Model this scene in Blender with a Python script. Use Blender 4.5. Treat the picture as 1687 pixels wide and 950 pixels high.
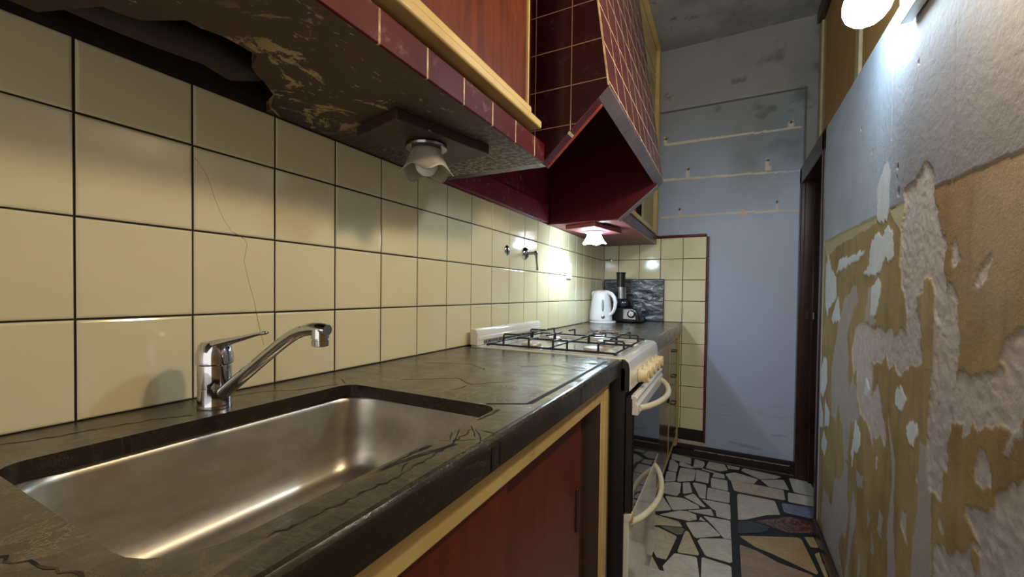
import bpy, bmesh, math, random
import numpy as np
from mathutils import Vector, Matrix

random.seed(7)
for o in list(bpy.data.objects): bpy.data.objects.remove(o)
S = bpy.context.scene
COL = S.collection

# ------------------------------------------------------------------ camera
F_PX, YAW, PITCH, ROLL = 680.56, 0.4791, -0.0183, 0.0123
cam_d = bpy.data.cameras.new('camera'); cam = bpy.data.objects.new('camera', cam_d); COL.objects.link(cam)
cam_d.sensor_fit = 'HORIZONTAL'; cam_d.sensor_width = 36.0
cam_d.lens = F_PX * 36.0 / 1687.0
cam_d.shift_y = 18.9 / 1687.0
cam_d.clip_start = 0.02
_cy, _sy = math.cos(YAW), math.sin(YAW)
_f = Vector((-_sy * math.cos(PITCH), _cy * math.cos(PITCH), math.sin(PITCH)))
_r = Vector((_cy, _sy, 0)); _u = _r.cross(_f)
_r2 = _r * math.cos(ROLL) + _u * math.sin(ROLL); _u2 = -_r * math.sin(ROLL) + _u * math.cos(ROLL)
cam.matrix_world = Matrix(((_r2.x, _u2.x, -_f.x, 0.8412), (_r2.y, _u2.y, -_f.y, 0.0), (_r2.z, _u2.z, -_f.z, 1.1392), (0, 0, 0, 1)))
S.camera = cam

# ------------------------------------------------------------------ world and exposure
W = bpy.data.worlds.new('world'); S.world = W; W.use_nodes = True
bg = W.node_tree.nodes['Background']
bg.inputs[0].default_value = (1.0, 0.93, 0.84, 1); bg.inputs[1].default_value = 0.95
S.view_settings.view_transform = 'Standard'; S.view_settings.look = 'None'
S.view_settings.exposure = 0.68; S.view_settings.gamma = 1.0; S.view_settings.use_curve_mapping = False
COOL = (0.68, 0.88, 1.0); WARM = (1.0, 0.78, 0.48)
E_COOL_BULB, E_WARM_BULB, E_HOOD_BULB, E_HOOD_SHADE = 76.0, 126.0, 225.0, 28.0

# ------------------------------------------------------------------ measured data
STONES=[[0,[[0.522,3.042],[0.519,3.11],[0.529,3.14],[0.644,3.118],[0.65,3.011],[0.571,3.024]]],[0,[[0.665,2.984],[0.666,3.115],[0.724,3.103],[0.732,3.042],[0.723,2.988],[0.68,2.965]]],[0,[[0.738,2.997],[0.752,3.119],[0.85,3.115],[0.869,3.029],[0.825,2.978]]],[0,[[0.862,3.115],[0.941,3.11],[0.935,3.07],[0.871,3.057]]],[0,[[0.516,3.024],[0.541,3.023],[0.576,2.969],[0.58,2.835],[0.527,2.826]]],[0,[[0.579,3.007],[0.595,3.023],[0.676,2.962],[0.645,2.938],[0.582,2.952]]],[0,[[0.593,2.916],[0.685,2.927],[0.685,2.751],[0.594,2.689]]],[0,[[0.689,2.936],[0.766,2.913],[0.767,2.756],[0.693,2.756]]],[0,[[0.721,2.974],[0.794,2.955],[0.79,2.933],[0.72,2.953]]],[0,[[0.796,2.949],[0.849,2.934],[0.854,2.877],[0.783,2.87]]],[0,[[0.52,2.809],[0.576,2.82],[0.586,2.696],[0.527,2.652]]],[0,[[0.775,2.843],[0.866,2.852],[0.872,2.704],[0.781,2.708]]],[0,[[0.529,2.493],[0.534,2.639],[0.578,2.677],[0.617,2.673],[0.624,2.556],[0.614,2.494]]],[0,[[0.629,2.685],[0.664,2.71],[0.689,2.582],[0.642,2.54]]],[0,[[0.681,2.708],[0.695,2.728],[0.756,2.722],[0.759,2.539],[0.73,2.538]]],[0,[[0.763,2.692],[0.88,2.692],[0.879,2.552],[0.765,2.538]]],[0,[[0.647,2.507],[0.696,2.57],[0.763,2.442],[0.75,2.435]]],[0,[[0.739,2.523],[0.879,2.533],[0.881,2.361],[0.818,2.364],[0.81,2.428],[0.795,2.437]]],[0,[[0.556,2.462],[0.651,2.484],[0.728,2.432],[0.733,2.403],[0.608,2.321]]],[0,[[0.53,2.473],[0.604,2.319],[0.531,2.265],[0.527,2.317],[0.52,2.457]]],[0,[[0.677,2.35],[0.788,2.429],[0.803,2.359]]],[0,[[0.55,2.237],[0.641,2.33],[0.674,2.344],[0.725,2.329],[0.727,2.281],[0.696,2.248]]],[1,[[0.528,2.226],[0.651,2.218],[0.671,2.174],[0.563,2.136],[0.524,2.11]]],[5,[[0.572,2.129],[0.671,2.166],[0.682,2.152],[0.676,2.11],[0.656,2.091]]],[1,[[0.525,2.094],[0.562,2.115],[0.656,2.075],[0.631,1.872],[0.594,1.868],[0.564,1.925],[0.528,1.969]]],[1,[[0.686,2.146],[0.697,2.148],[0.759,1.971],[0.667,1.947]]],[0,[[0.68,2.225],[0.773,2.281],[0.836,2.189],[0.834,2.177],[0.731,2.105]]],[0,[[0.756,2.333],[0.881,2.348],[0.883,2.177],[0.852,2.164],[0.808,2.253]]],[0,[[0.752,2.109],[0.842,2.158],[0.883,2.166],[0.883,1.978],[0.779,1.981],[0.743,2.079]]],[1,[[0.527,1.954],[0.62,1.779],[0.527,1.775],[0.524,1.849]]],[0,[[0.625,1.823],[0.659,1.936],[0.747,1.951],[0.764,1.823],[0.767,1.792],[0.652,1.729]]],[0,[[0.768,1.963],[0.881,1.953],[0.883,1.854],[0.772,1.794]]],[0,[[0.521,1.763],[0.63,1.764],[0.64,1.723],[0.532,1.664]]],[0,[[0.739,2.284],[0.745,2.318],[0.769,2.287]]],[0,[[0.856,2.95],[0.907,3.01],[1.036,2.967],[1.011,2.885],[0.881,2.871]]],[0,[[0.945,3.064],[0.965,3.109],[1.167,3.081],[1.143,3.036],[1.05,2.975]]],[0,[[1.05,2.965],[1.176,3.035],[1.187,2.889],[1.084,2.887]]],[0,[[1.208,3.083],[1.314,3.092],[1.321,2.946],[1.309,2.87],[1.21,2.875]]],[1,[[0.885,2.873],[1.16,2.874],[1.154,2.735],[0.9,2.722]]],[0,[[1.176,2.848],[1.308,2.861],[1.287,2.73],[1.165,2.725]]],[0,[[0.916,2.696],[1.1,2.697],[1.106,2.63],[1.112,2.545],[1.043,2.501],[0.947,2.4],[0.913,2.381]]],[2,[[1.132,2.691],[1.282,2.712],[1.261,2.579],[1.13,2.584]]],[3,[[0.99,2.41],[1.148,2.544],[1.254,2.528],[1.239,2.431],[1.128,2.365],[1.067,2.387]]],[4,[[0.912,2.36],[0.964,2.396],[1.053,2.38],[1.037,2.333],[1.008,2.299],[0.912,2.241]]],[6,[[0.915,2.225],[1.172,2.347],[1.199,2.062],[1.046,2.138],[0.974,2.161]]],[7,[[0.915,2.146],[0.987,2.126],[1.051,2.081],[1.172,2.051],[1.19,2.006],[0.915,1.857]]],[6,[[1.189,2.362],[1.228,2.378],[1.234,2.292],[1.201,2.28]]],[6,[[1.21,2.227],[1.229,2.248],[1.228,2.159],[1.23,2.07],[1.216,2.062]]]]
PATCH={"rough": [[[1.42,1.418],[1.365,1.419],[1.32,1.441],[1.287,1.452],[1.26,1.428],[1.249,1.395],[1.239,1.346],[1.221,1.33],[1.212,1.289],[1.193,1.255],[1.195,1.204],[1.176,1.158],[1.166,1.173],[1.142,1.154],[1.131,1.128],[1.121,1.092],[1.123,1.044],[1.128,1.008],[1.131,0.977],[1.133,0.934],[1.138,0.896],[1.152,0.837],[1.145,0.808],[1.146,0.783],[1.164,0.788],[1.165,0.75],[1.173,0.715],[1.199,0.717],[1.238,0.723],[1.244,0.8],[1.252,0.825],[1.24,0.869],[1.237,0.924],[1.231,1.046],[1.225,1.099],[1.232,1.153],[1.246,1.186],[1.282,1.192],[1.292,1.156],[1.326,1.146],[1.334,1.109],[1.316,1.098],[1.297,1.082],[1.297,1.039],[1.28,0.985],[1.314,0.983],[1.35,0.975],[1.399,0.939],[1.428,0.931],[1.465,0.957],[1.506,0.939],[1.539,0.974],[1.573,0.938],[1.641,0.939],[1.678,0.941],[1.755,0.914],[1.827,0.903],[1.846,0.858],[1.894,0.937],[1.855,1.028],[1.804,1.053],[1.689,1.058],[1.639,1.038],[1.622,1.05],[1.54,1.042],[1.482,1.05],[1.471,1.028],[1.421,1.069],[1.391,1.053],[1.39,1.092],[1.416,1.154],[1.432,1.202],[1.431,1.249],[1.428,1.312]],[[1.827,0.903],[1.678,0.941],[1.641,0.931],[1.64,0.856],[1.668,0.831],[1.58,0.886],[1.551,0.804],[1.518,0.777],[1.495,0.75],[1.527,0.709],[1.561,0.73],[1.61,0.722],[1.63,0.68],[1.659,0.728],[1.705,0.745],[1.774,0.747],[1.817,0.799]],[[0.92,1.091],[0.937,1.087],[0.962,1.072],[0.978,1.056],[0.985,1.039],[0.966,1.03],[1.007,1.01],[1.076,0.998],[1.095,1.008],[1.126,0.986],[1.133,0.934],[1.14,0.896],[1.115,0.893],[1.099,0.893],[1.097,0.861],[1.082,0.877],[1.064,0.904],[1.04,0.894],[1.027,0.908],[0.991,0.923],[0.972,0.93],[0.944,0.929],[0.932,0.939],[0.923,0.961],[0.91,0.99],[0.824,1.021],[0.83,1.133]],[[1.031,0.87],[1.017,0.867],[1.001,0.845],[0.995,0.809],[1.012,0.807],[1.045,0.805],[1.054,0.819],[1.044,0.848]],[[0.903,0.87],[0.923,0.86],[0.944,0.84],[0.981,0.812],[0.985,0.791],[1.01,0.774],[1.059,0.759],[1.078,0.746],[1.077,0.735],[1.057,0.722],[1.04,0.715],[1.023,0.706],[1.049,0.692],[1.058,0.665],[1.09,0.649],[1.137,0.62],[1.151,0.628],[1.191,0.609],[1.2,0.525],[1.174,0.36],[0.806,0.66],[0.819,0.917]],[[1.144,1.259],[1.117,1.218],[1.14,1.201],[1.161,1.21],[1.161,1.243]],[[1.021,1.21],[1.013,1.203],[1.036,1.182],[1.052,1.156],[1.065,1.168],[1.051,1.199]],[[1.293,0.738],[1.287,0.708],[1.308,0.706]],[[1.381,0.607],[1.353,0.613],[1.354,0.578],[1.336,0.54],[1.372,0.543],[1.391,0.574]],[[1.6,0.668],[1.578,0.674],[1.579,0.632],[1.602,0.629]],[[1.181,0.671],[1.165,0.674],[1.156,0.66],[1.158,0.647],[1.175,0.657]]],"smooth": [[[2.002,1.137],[1.84,1.185],[1.812,1.132],[1.869,1.09],[1.929,1.039],[1.949,0.981],[1.916,0.906],[1.936,0.853],[1.897,0.804],[1.861,0.855],[1.8,0.782],[1.772,0.727],[1.806,0.696],[1.884,0.686],[1.959,0.653],[2.025,0.654],[2.063,0.722],[2.103,0.621],[2.182,0.627],[2.195,0.838],[2.13,0.951],[2.097,1.029]],[[1.283,0.799],[1.242,0.813],[1.226,0.718],[1.215,0.696],[1.192,0.411],[1.319,0.317],[1.305,0.576],[1.279,0.646]],[[1.501,0.816],[1.472,0.752],[1.432,0.714],[1.436,0.602],[1.433,0.509],[1.407,0.411],[1.395,0.26],[1.455,0.215],[1.469,0.373],[1.474,0.488],[1.452,0.632],[1.463,0.703],[1.486,0.758]],[[2.289,0.294],[2.128,0.273],[2.088,0.394],[1.974,0.451],[1.944,0.516],[1.893,0.527],[1.898,0.412],[1.867,0.361],[1.898,0.246],[1.953,0.256],[2.001,0.167],[1.907,0.082],[1.986,0.033],[2.161,0.066],[2.331,0.099]],[[1.822,0.468],[1.771,0.419],[1.787,0.347],[1.812,0.291],[1.848,0.172],[1.842,0.035],[1.94,-0.031],[1.881,0.165],[1.843,0.362]],[[1.991,0.692],[1.888,0.718],[1.878,0.626],[1.894,0.538],[1.945,0.52],[1.98,0.594]],[[1.542,0.522],[1.51,0.511],[1.525,0.444],[1.557,0.447]],[[1.649,0.484],[1.621,0.446],[1.654,0.408]],[[1.784,0.549],[1.708,0.566],[1.711,0.521],[1.78,0.503]],[[1.6,0.419],[1.575,0.396],[1.59,0.367],[1.614,0.374]],[[1.73,0.294],[1.707,0.273],[1.728,0.194],[1.748,0.182]],[[0.965,0.893],[0.951,0.89],[0.919,0.935],[0.917,0.956],[0.944,0.919]],[[1.711,1.152],[1.638,1.165],[1.667,1.084],[1.606,1.064],[1.64,1.053],[1.735,1.067]],[[1.225,1.099],[1.199,1.09],[1.212,1.035],[1.22,0.941],[1.232,0.938],[1.231,1.046]]],"cream": [[[2.412,1.391],[2.35,1.314],[2.143,1.348],[1.644,1.364],[1.641,1.394],[1.958,1.397],[2.415,1.411]],[[1.529,1.386],[1.409,1.392],[1.427,1.296],[1.429,1.218],[1.451,1.219],[1.441,1.314],[1.508,1.365]]],"white": [[[1.561,1.535],[1.529,1.5],[1.53,1.393],[1.551,1.354],[1.604,1.353],[1.639,1.371],[1.637,1.483],[1.591,1.517]],[[1.54,1.343],[1.5,1.329],[1.485,1.259],[1.521,1.237],[1.553,1.253],[1.592,1.215],[1.678,1.209],[1.77,1.213],[1.706,1.244],[1.698,1.288],[1.682,1.321],[1.613,1.33],[1.579,1.312]],[[2.313,1.33],[2.245,1.261],[2.15,1.218],[2.14,1.134],[2.272,1.085],[2.304,1.046],[2.35,1.105],[2.358,1.273]],[[2.11,1.144],[2.06,1.057],[2.088,1.036],[2.151,1.035],[2.181,1.016],[2.218,1.037],[2.158,1.101]],[[1.613,1.203],[1.584,1.182],[1.586,1.144],[1.625,1.084],[1.679,1.083],[1.674,1.165]],[[2.346,0.857],[2.281,0.855],[2.269,0.754],[2.35,0.676],[2.408,0.695],[2.406,0.788]],[[1.41,0.92],[1.363,0.888],[1.4,0.851],[1.444,0.857],[1.446,0.892]],[[1.329,0.839],[1.297,0.842],[1.295,0.816],[1.317,0.781],[1.355,0.783],[1.361,0.811]],[[2.318,0.53],[2.237,0.493],[2.29,0.412],[2.362,0.444]],[[1.808,0.709],[1.748,0.691],[1.744,0.657],[1.783,0.612],[1.82,0.599],[1.836,0.529],[1.857,0.578]],[[2.402,0.648],[2.341,0.608],[2.333,0.537],[2.399,0.518]],[[2.298,0.679],[2.206,0.634],[2.222,0.569],[2.307,0.545]],[[1.75,1.291],[1.818,1.268],[1.919,1.267],[2.152,1.235],[2.105,1.29],[1.964,1.29]],[[1.71,0.871],[1.67,0.85],[1.679,0.81],[1.718,0.811]]],"ochre": [[[1.038,0.687],[1.021,0.68],[1.035,0.645],[1.05,0.652]],[[1.863,1.108],[1.815,1.084],[1.855,1.028],[1.897,1.047]]]}
HOLE=[[0.028,0.198],[0.121,0.232],[0.124,0.25],[0.132,0.268],[0.162,0.283],[0.188,0.295],[0.186,0.311],[0.195,0.339],[0.193,0.364],[0.19,0.389],[0.15,0.404],[0.132,0.421],[0.118,0.445],[0.085,0.483]]
CRACKS=[[[0.471,0.411],[0.495,0.429],[0.519,0.447]],[[0.475,0.524],[0.495,0.486],[0.519,0.447]],[[0.489,0.519],[0.511,0.478],[0.528,0.442]],[[0.471,0.35],[0.488,0.356],[0.502,0.358]],[[0.502,0.358],[0.503,0.384],[0.508,0.421]],[[0.505,0.327],[0.51,0.36],[0.517,0.388],[0.528,0.419],[0.533,0.44]],[[0.531,0.341],[0.521,0.356],[0.519,0.366]],[[0.51,0.512],[0.53,0.489],[0.541,0.474]],[[0.523,0.502],[0.545,0.481],[0.561,0.456]],[[0.531,0.501],[0.551,0.5],[0.569,0.5]],[[0.474,0.517],[0.495,0.519],[0.503,0.54],[0.506,0.577],[0.503,0.605]],[[0.353,0.674],[0.36,0.701],[0.36,0.725]],[[0.159,0.6],[0.122,0.616],[0.083,0.64]],[[0.525,0.447],[0.535,0.455],[0.547,0.467]]]
MARKS=[[[0.424,2.221],[0.83,2.219],[1.243,2.205],[1.243,2.182],[0.831,2.191],[0.424,2.19]],[[0.408,1.97],[0.835,1.954],[1.242,1.932],[1.243,1.912],[0.836,1.929],[0.408,1.94]],[[0.404,1.699],[0.84,1.7],[1.241,1.688],[1.241,1.665],[0.841,1.672],[0.405,1.673]],[[0.419,2.269],[0.439,2.266],[0.444,2.213],[0.416,2.213]],[[1.175,2.255],[1.194,2.251],[1.202,2.2],[1.166,2.199]],[[0.573,2.028],[0.592,2.03],[0.594,1.962],[0.57,1.96]],[[1.051,2.026],[1.071,2.023],[1.076,1.948],[1.046,1.948]],[[0.522,1.751],[0.542,1.749],[0.547,1.693],[0.527,1.69]],[[1.107,1.75],[1.127,1.752],[1.128,1.689],[1.111,1.687]]]


# ------------------------------------------------------------------ helpers
def lin(h):
    h = h.lstrip('#'); c = [int(h[i:i + 2], 16) / 255 for i in (0, 2, 4)]
    return tuple((x / 12.92 if x <= 0.04045 else ((x + 0.055) / 1.055) ** 2.4) for x in c)

class NT:
    def __init__(s, name):
        s.m = bpy.data.materials.new(name); s.m.use_nodes = True
        s.t = s.m.node_tree; s.b = s.t.nodes['Principled BSDF']
    def n(s, typ, **k):
        x = s.t.nodes.new(typ)
        for a, v in k.items(): setattr(x, a, v)
        return x
    def l(s, a, b): s.t.links.new(a, b)
    def math(s, op, a, b=None, c=None):
        x = s.n('ShaderNodeMath', operation=op)
        for i, v in enumerate((a, b, c)):
            if v is None: continue
            if isinstance(v, (int, float)): x.inputs[i].default_value = v
            else: s.l(v, x.inputs[i])
        return x.outputs[0]
    def coords(s):
        if not hasattr(s, '_c'): s._c = s.n('ShaderNodeNewGeometry').outputs['Position']
        return s._c
    def xyz(s):
        if not hasattr(s, '_x'):
            x = s.n('ShaderNodeSeparateXYZ'); s.l(s.coords(), x.inputs[0]); s._x = x.outputs
        return s._x
    def noise(s, scale, detail=4, rough=0.55, stretch=None, dist=0.0):
        x = s.n('ShaderNodeTexNoise'); x.inputs['Scale'].default_value = scale
        x.inputs['Detail'].default_value = detail; x.inputs['Roughness'].default_value = rough
        x.inputs['Distortion'].default_value = dist
        c = s.coords()
        if stretch:
            mp = s.n('ShaderNodeMapping'); mp.inputs['Scale'].default_value = stretch; s.l(c, mp.inputs[0]); c = mp.outputs[0]
        s.l(c, x.inputs['Vector']); return x.outputs['Fac']
    def ramp(s, fac, a, b):
        x = s.n('ShaderNodeMapRange'); x.inputs[1].default_value = a; x.inputs[2].default_value = b
        x.clamp = True; s.l(fac, x.inputs[0]); return x.outputs[0]
    def mix(s, fac, a, b):
        x = s.n('ShaderNodeMix', data_type='RGBA')
        for i, v in ((0, fac), (6, a), (7, b)):
            if isinstance(v, (int, float)): x.inputs[i].default_value = v
            elif isinstance(v, tuple): x.inputs[i].default_value = (*v[:3], 1)
            else: s.l(v, x.inputs[i])
        return x.outputs[2]
    def color(s, c):
        if isinstance(c, tuple): s.b.inputs['Base Color'].default_value = (*c[:3], 1)
        else: s.l(c, s.b.inputs['Base Color'])
    def rough(s, r):
        if isinstance(r, (int, float)): s.b.inputs['Roughness'].default_value = r
        else: s.l(r, s.b.inputs['Roughness'])
    def bump(s, h, strength=0.3, dist=0.002):
        x = s.n('ShaderNodeBump'); x.inputs['Strength'].default_value = strength; x.inputs['Distance'].default_value = dist
        s.l(h, x.inputs['Height'])
        if hasattr(s, '_bn'): s.l(s._bn, x.inputs['Normal'])
        s._bn = x.outputs[0]; s.l(s._bn, s.b.inputs['Normal'])
    def line(s, sock, pitch, off, width):
        """1 on a joint repeated every pitch along the socket, else 0"""
        a = s.math('SUBTRACT', sock, off); a = s.math('DIVIDE', a, pitch); a = s.math('FRACT', a)
        a = s.math('SUBTRACT', a, 0.5); a = s.math('ABSOLUTE', a)
        return s.math('GREATER_THAN', a, 0.5 - width / pitch / 2)

def pm(name, c, rough=0.5, metal=0.0, c2=None, ns=6, lo=0.35, hi=0.7, stretch=None, bump=None, spec=0.5, coat=0, dirt=None):
    t = NT(name); base = lin(c)
    if c2: base = t.mix(t.ramp(t.noise(ns, 5, 0.6, stretch), lo, hi), base, lin(c2))
    if dirt:  # (scale, lo, hi, colour)
        base = t.mix(t.ramp(t.noise(dirt[0], 6, 0.65), dirt[1], dirt[2]), base, lin(dirt[3]))
    t.color(base); t.rough(rough); t.b.inputs['Metallic'].default_value = metal
    t.b.inputs['Specular IOR Level'].default_value = spec
    if coat: t.b.inputs['Coat Weight'].default_value = coat; t.b.inputs['Coat Roughness'].default_value = 0.08
    if bump: t.bump(t.noise(bump[0], 4), bump[1], bump[2])
    return t.m

def emit(name, col, strength):
    t = NT(name); t.color((0.9, 0.9, 0.9)); t.b.inputs['Emission Color'].default_value = (*col, 1)
    t.b.inputs['Emission Strength'].default_value = strength; return t.m

class MB:
    """collects shapes in world space, links them as one mesh object"""
    def __init__(s): s.v = []; s.f = []; s.mi = []
    def add(s, vs, fs, mi=0):
        o = len(s.v); s.v += [tuple(v) for v in vs]
        for f in fs: s.f.append(tuple(i + o for i in f)); s.mi.append(mi)
        return s
    def box(s, x0, x1, y0, y1, z0, z1, mi=0):
        vs = [(x0, y0, z0), (x1, y0, z0), (x1, y1, z0), (x0, y1, z0), (x0, y0, z1), (x1, y0, z1), (x1, y1, z1), (x0, y1, z1)]
        return s.add(vs, [(3, 2, 1, 0), (4, 5, 6, 7), (0, 1, 5, 4), (1, 2, 6, 5), (2, 3, 7, 6), (3, 0, 4, 7)], mi)
    def prism(s, poly, ax, a, b, mi=0):
        """poly: 2-D points in the two other axes (cyclic order), extruded along axis ax from a to b"""
        def P(p, t):
            if ax == 0: return (t, p[0], p[1])
            if ax == 1: return (p[0], t, p[1])
            return (p[0], p[1], t)
        n = len(poly); vs = [P(p, a) for p in poly] + [P(p, b) for p in poly]
        fs = [tuple(range(n)), tuple(range(2 * n - 1, n - 1, -1))]
        fs += [(i, (i + 1) % n + 0, (i + 1) % n + n, i + n) for i in range(n)]
        return s.add(vs, fs, mi)
    def tube(s, path, r, n=12, mi=0, closed=False, flat=1.0):
        path = [Vector(p) for p in path]; m = len(path)
        rs = r if isinstance(r, (list, tuple)) else [r] * m
        vs = []; up = None
        for i, p in enumerate(path):
            if closed: t = (path[(i + 1) % m] - path[i - 1]).normalized()
            else: t = (path[min(i + 1, m - 1)] - path[max(i - 1, 0)]).normalized()
            if up is None:
                up = Vector((0, 0, 1)) if abs(t.z) < 0.9 else Vector((0, 1, 0))
            a = (up - t * up.dot(t)).normalized(); up = a; b = t.cross(a)
            for k in range(n):
                q = 2 * math.pi * k / n
                vs.append(p + a * (math.cos(q) * rs[i] * flat) + b * (math.sin(q) * rs[i]))
        fs = []
        for i in range(m if closed else m - 1):
            j = (i + 1) % m
            for k in range(n): fs.append((i * n + k, i * n + (k + 1) % n, j * n + (k + 1) % n, j * n + k))
        if not closed: fs += [tuple(range(n - 1, -1, -1)), tuple(range((m - 1) * n, m * n))]
        return s.add(vs, fs, mi)
    def lathe(s, prof, c, axis=(0, 0, 1), n=32, mi=0, wob=None, cap=True):
        """prof: (radius, height) along axis from point c; wob(i, ang) -> radius factor"""
        ax = Vector(axis).normalized(); q = ax.to_track_quat('Z', 'Y').to_matrix(); c = Vector(c); vs = []
        for i, (r, h) in enumerate(prof):
            for k in range(n):
                a = 2 * math.pi * k / n; rr = r; hh = h
                if wob: w = wob(i, a); rr = r * w[0]; hh = h + w[1]
                vs.append(c + q @ Vector((rr * math.cos(a), rr * math.sin(a), hh)))
        fs = []; m = len(prof)
        for i in range(m - 1):
            for k in range(n): fs.append((i * n + k, i * n + (k + 1) % n, (i + 1) * n + (k + 1) % n, (i + 1) * n + k))
        if cap: fs += [tuple(range(n - 1, -1, -1)), tuple(range((m - 1) * n, m * n))]
        return s.add(vs, fs, mi)
    def build(s, name, mats, parent=None, bevel=0, seg=2, smooth=None, solid=0, props=None):
        me = bpy.data.meshes.new(name)
        off = Vector(parent.location) if parent else Vector()
        p = parent
        while p is not None and p.parent is not None:
            p = p.parent; off = off + Vector(p.location)
        vs = [tuple(Vector(v) - off) for v in s.v]
        me.from_pydata(vs, [], s.f)
        mats = mats if isinstance(mats, (list, tuple)) else [mats]
        for m in mats: me.materials.append(m)
        if len(mats) > 1: me.polygons.foreach_set('material_index', s.mi)
        bm = bmesh.new(); bm.from_mesh(me); bmesh.ops.recalc_face_normals(bm, faces=bm.faces); bm.to_mesh(me); bm.free()
        o = bpy.data.objects.new(name, me); COL.objects.link(o)
        if parent: o.parent = parent
        if solid:
            q = o.modifiers.new('solid', 'SOLIDIFY'); q.thickness = solid; q.offset = 0
        if bevel:
            q = o.modifiers.new('bevel', 'BEVEL'); q.width = bevel; q.segments = seg; q.limit_method = 'ANGLE'; q.angle_limit = math.radians(35)
            q.harden_normals = False
        if smooth is None: smooth = 40 if bevel else 0
        if smooth:
            me.polygons.foreach_set('use_smooth', [True] * len(me.polygons))
            me.set_sharp_from_angle(angle=math.radians(smooth))
        for k, v in (props or {}).items(): o[k] = v
        return o

def thing(name, label, cat, loc, group=None):
    o = bpy.data.objects.new(name, None); COL.objects.link(o); o.location = loc; o.empty_display_size = 0.05
    o['label'] = label; o['category'] = cat
    if group: o['group'] = group
    return o
def tag(o, label, cat, group=None):
    o['label'] = label; o['category'] = cat
    if group: o['group'] = group
    return o
def struct(o): o['kind'] = 'structure'; return o

def inpoly(px, py, poly):
    r = np.zeros(px.shape, bool); n = len(poly)
    xs = [p[0] for p in poly]; ys = [p[1] for p in poly]
    box = (px >= min(xs)) & (px <= max(xs)) & (py >= min(ys)) & (py <= max(ys))
    ix = np.nonzero(box)
    qx, qy = px[ix], py[ix]; q = np.zeros(qx.shape, bool)
    for i in range(n):
        x1, y1 = poly[i]; x2, y2 = poly[(i + 1) % n]
        c = ((y1 > qy) != (y2 > qy))
        with np.errstate(divide='ignore', invalid='ignore'):
            q ^= c & (qx < (x2 - x1) * (qy - y1) / ((y2 - y1) if y2 != y1 else 1e-9) + x1)
    r[ix] = q; return r
_rng = np.random.RandomState(3)
_lat = _rng.rand(256, 256)
def vnoise(x, y):
    xi = np.floor(x).astype(int); yi = np.floor(y).astype(int); fx = x - xi; fy = y - yi
    fx = fx * fx * (3 - 2 * fx); fy = fy * fy * (3 - 2 * fy)
    g = lambda a, b: _lat[a % 256, b % 256]
    return (g(xi, yi) * (1 - fx) + g(xi + 1, yi) * fx) * (1 - fy) + (g(xi, yi + 1) * (1 - fx) + g(xi + 1, yi + 1) * fx) * fy
def fbm(x, y, s, o=4, g=0.5):
    r = 0; a = 1; t = 0
    for i in range(o): r = r + a * vnoise(x * s + 17.3 * i, y * s + 9.1 * i); t += a; a *= g; s *= 2.03
    return r / t
def grid_obj(name, A, B, P, color, mat, extra=None):
    """grid of points P(i,j) (na x nb x 3) with per-vertex colours"""
    na, nb = A, B
    idx = np.arange(na * nb).reshape(na, nb)
    f = np.stack([idx[:-1, :-1], idx[1:, :-1], idx[1:, 1:], idx[:-1, 1:]], -1).reshape(-1, 4)
    vs = P.reshape(-1, 3); nv = len(vs); fl = f.tolist(); vl = vs.tolist(); cl = np.concatenate([color.reshape(-1, 3), np.ones((nv, 1))], 1)
    if extra:
        ev, ef, ec = extra
        fl += [[i + nv for i in q] for q in ef]; vl += ev; cl = np.concatenate([cl, np.array([[*ec, 1]] * len(ev))], 0)
    me = bpy.data.meshes.new(name); me.from_pydata(vl, [], fl)
    at = me.color_attributes.new('paint', 'FLOAT_COLOR', 'POINT'); at.data.foreach_set('color', cl.astype(np.float32).ravel())
    me.materials.append(mat); me.polygons.foreach_set('use_smooth', [i < len(f) for i in range(len(fl))])
    o = bpy.data.objects.new(name, me); COL.objects.link(o); return o
def rrect(x0, x1, y0, y1, r, n=6):
    """rounded rectangle; r may be 4 radii for corners (x1,y1),(x0,y1),(x0,y0),(x1,y0)"""
    rs = r if isinstance(r, (list, tuple)) else [r] * 4; out = []
    for (cx, cy, a0), q in zip(((x1, y1, 0), (x0, y1, 90), (x0, y0, 180), (x1, y0, 270)), rs):
        sx = -1 if cx == x1 else 1; sy = -1 if cy == y1 else 1
        for k in range(n + 1):
            a = math.radians(a0 + 90 * k / n); out.append((cx + sx * q + q * math.cos(a), cy + sy * q + q * math.sin(a)))
    return out
def slab(name, outer, holes, z0, z1, mats, parent=None, bevel=0.003, extra=None):
    """flat slab with holes; outer and holes in xy"""
    bm = bmesh.new()
    for loop in [outer] + holes:
        vs = [bm.verts.new((p[0], p[1], z1)) for p in loop]
        for i in range(len(vs)): bm.edges.new((vs[i], vs[(i + 1) % len(vs)]))
    bmesh.ops.triangle_fill(bm, use_beauty=True, use_dissolve=False, edges=bm.edges[:])
    for q in holes:
        pass
    me = bpy.data.meshes.new(name); bm.to_mesh(me); bm.free()
    b = MB(); top = [tuple(v.co) for v in me.vertices]; n = len(top); fs = [tuple(p.vertices) for p in me.polygons]
    # drop triangles inside holes
    keep = []
    for f in fs:
        c = np.mean([top[i][:2] for i in f], axis=0)
        if any(inpoly(np.array([c[0]]), np.array([c[1]]), h)[0] for h in holes): continue
        keep.append(f)
    b.add(top + [(x, y, z0) for x, y, z in top], keep + [tuple(i + n for i in reversed(f)) for f in keep])
    k = 0
    for loop in [outer] + holes:
        m = len(loop); o = k
        b.add([], [])
        for i in range(m):
            a, c = o + i, o + (i + 1) % m
            b.f.append((a, c, c + n, a + n)); b.mi.append(0)
        k += m
    if extra: extra(b)
    bpy.data.meshes.remove(me)
    return b.build(name, mats, parent, bevel=bevel, smooth=35)

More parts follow.
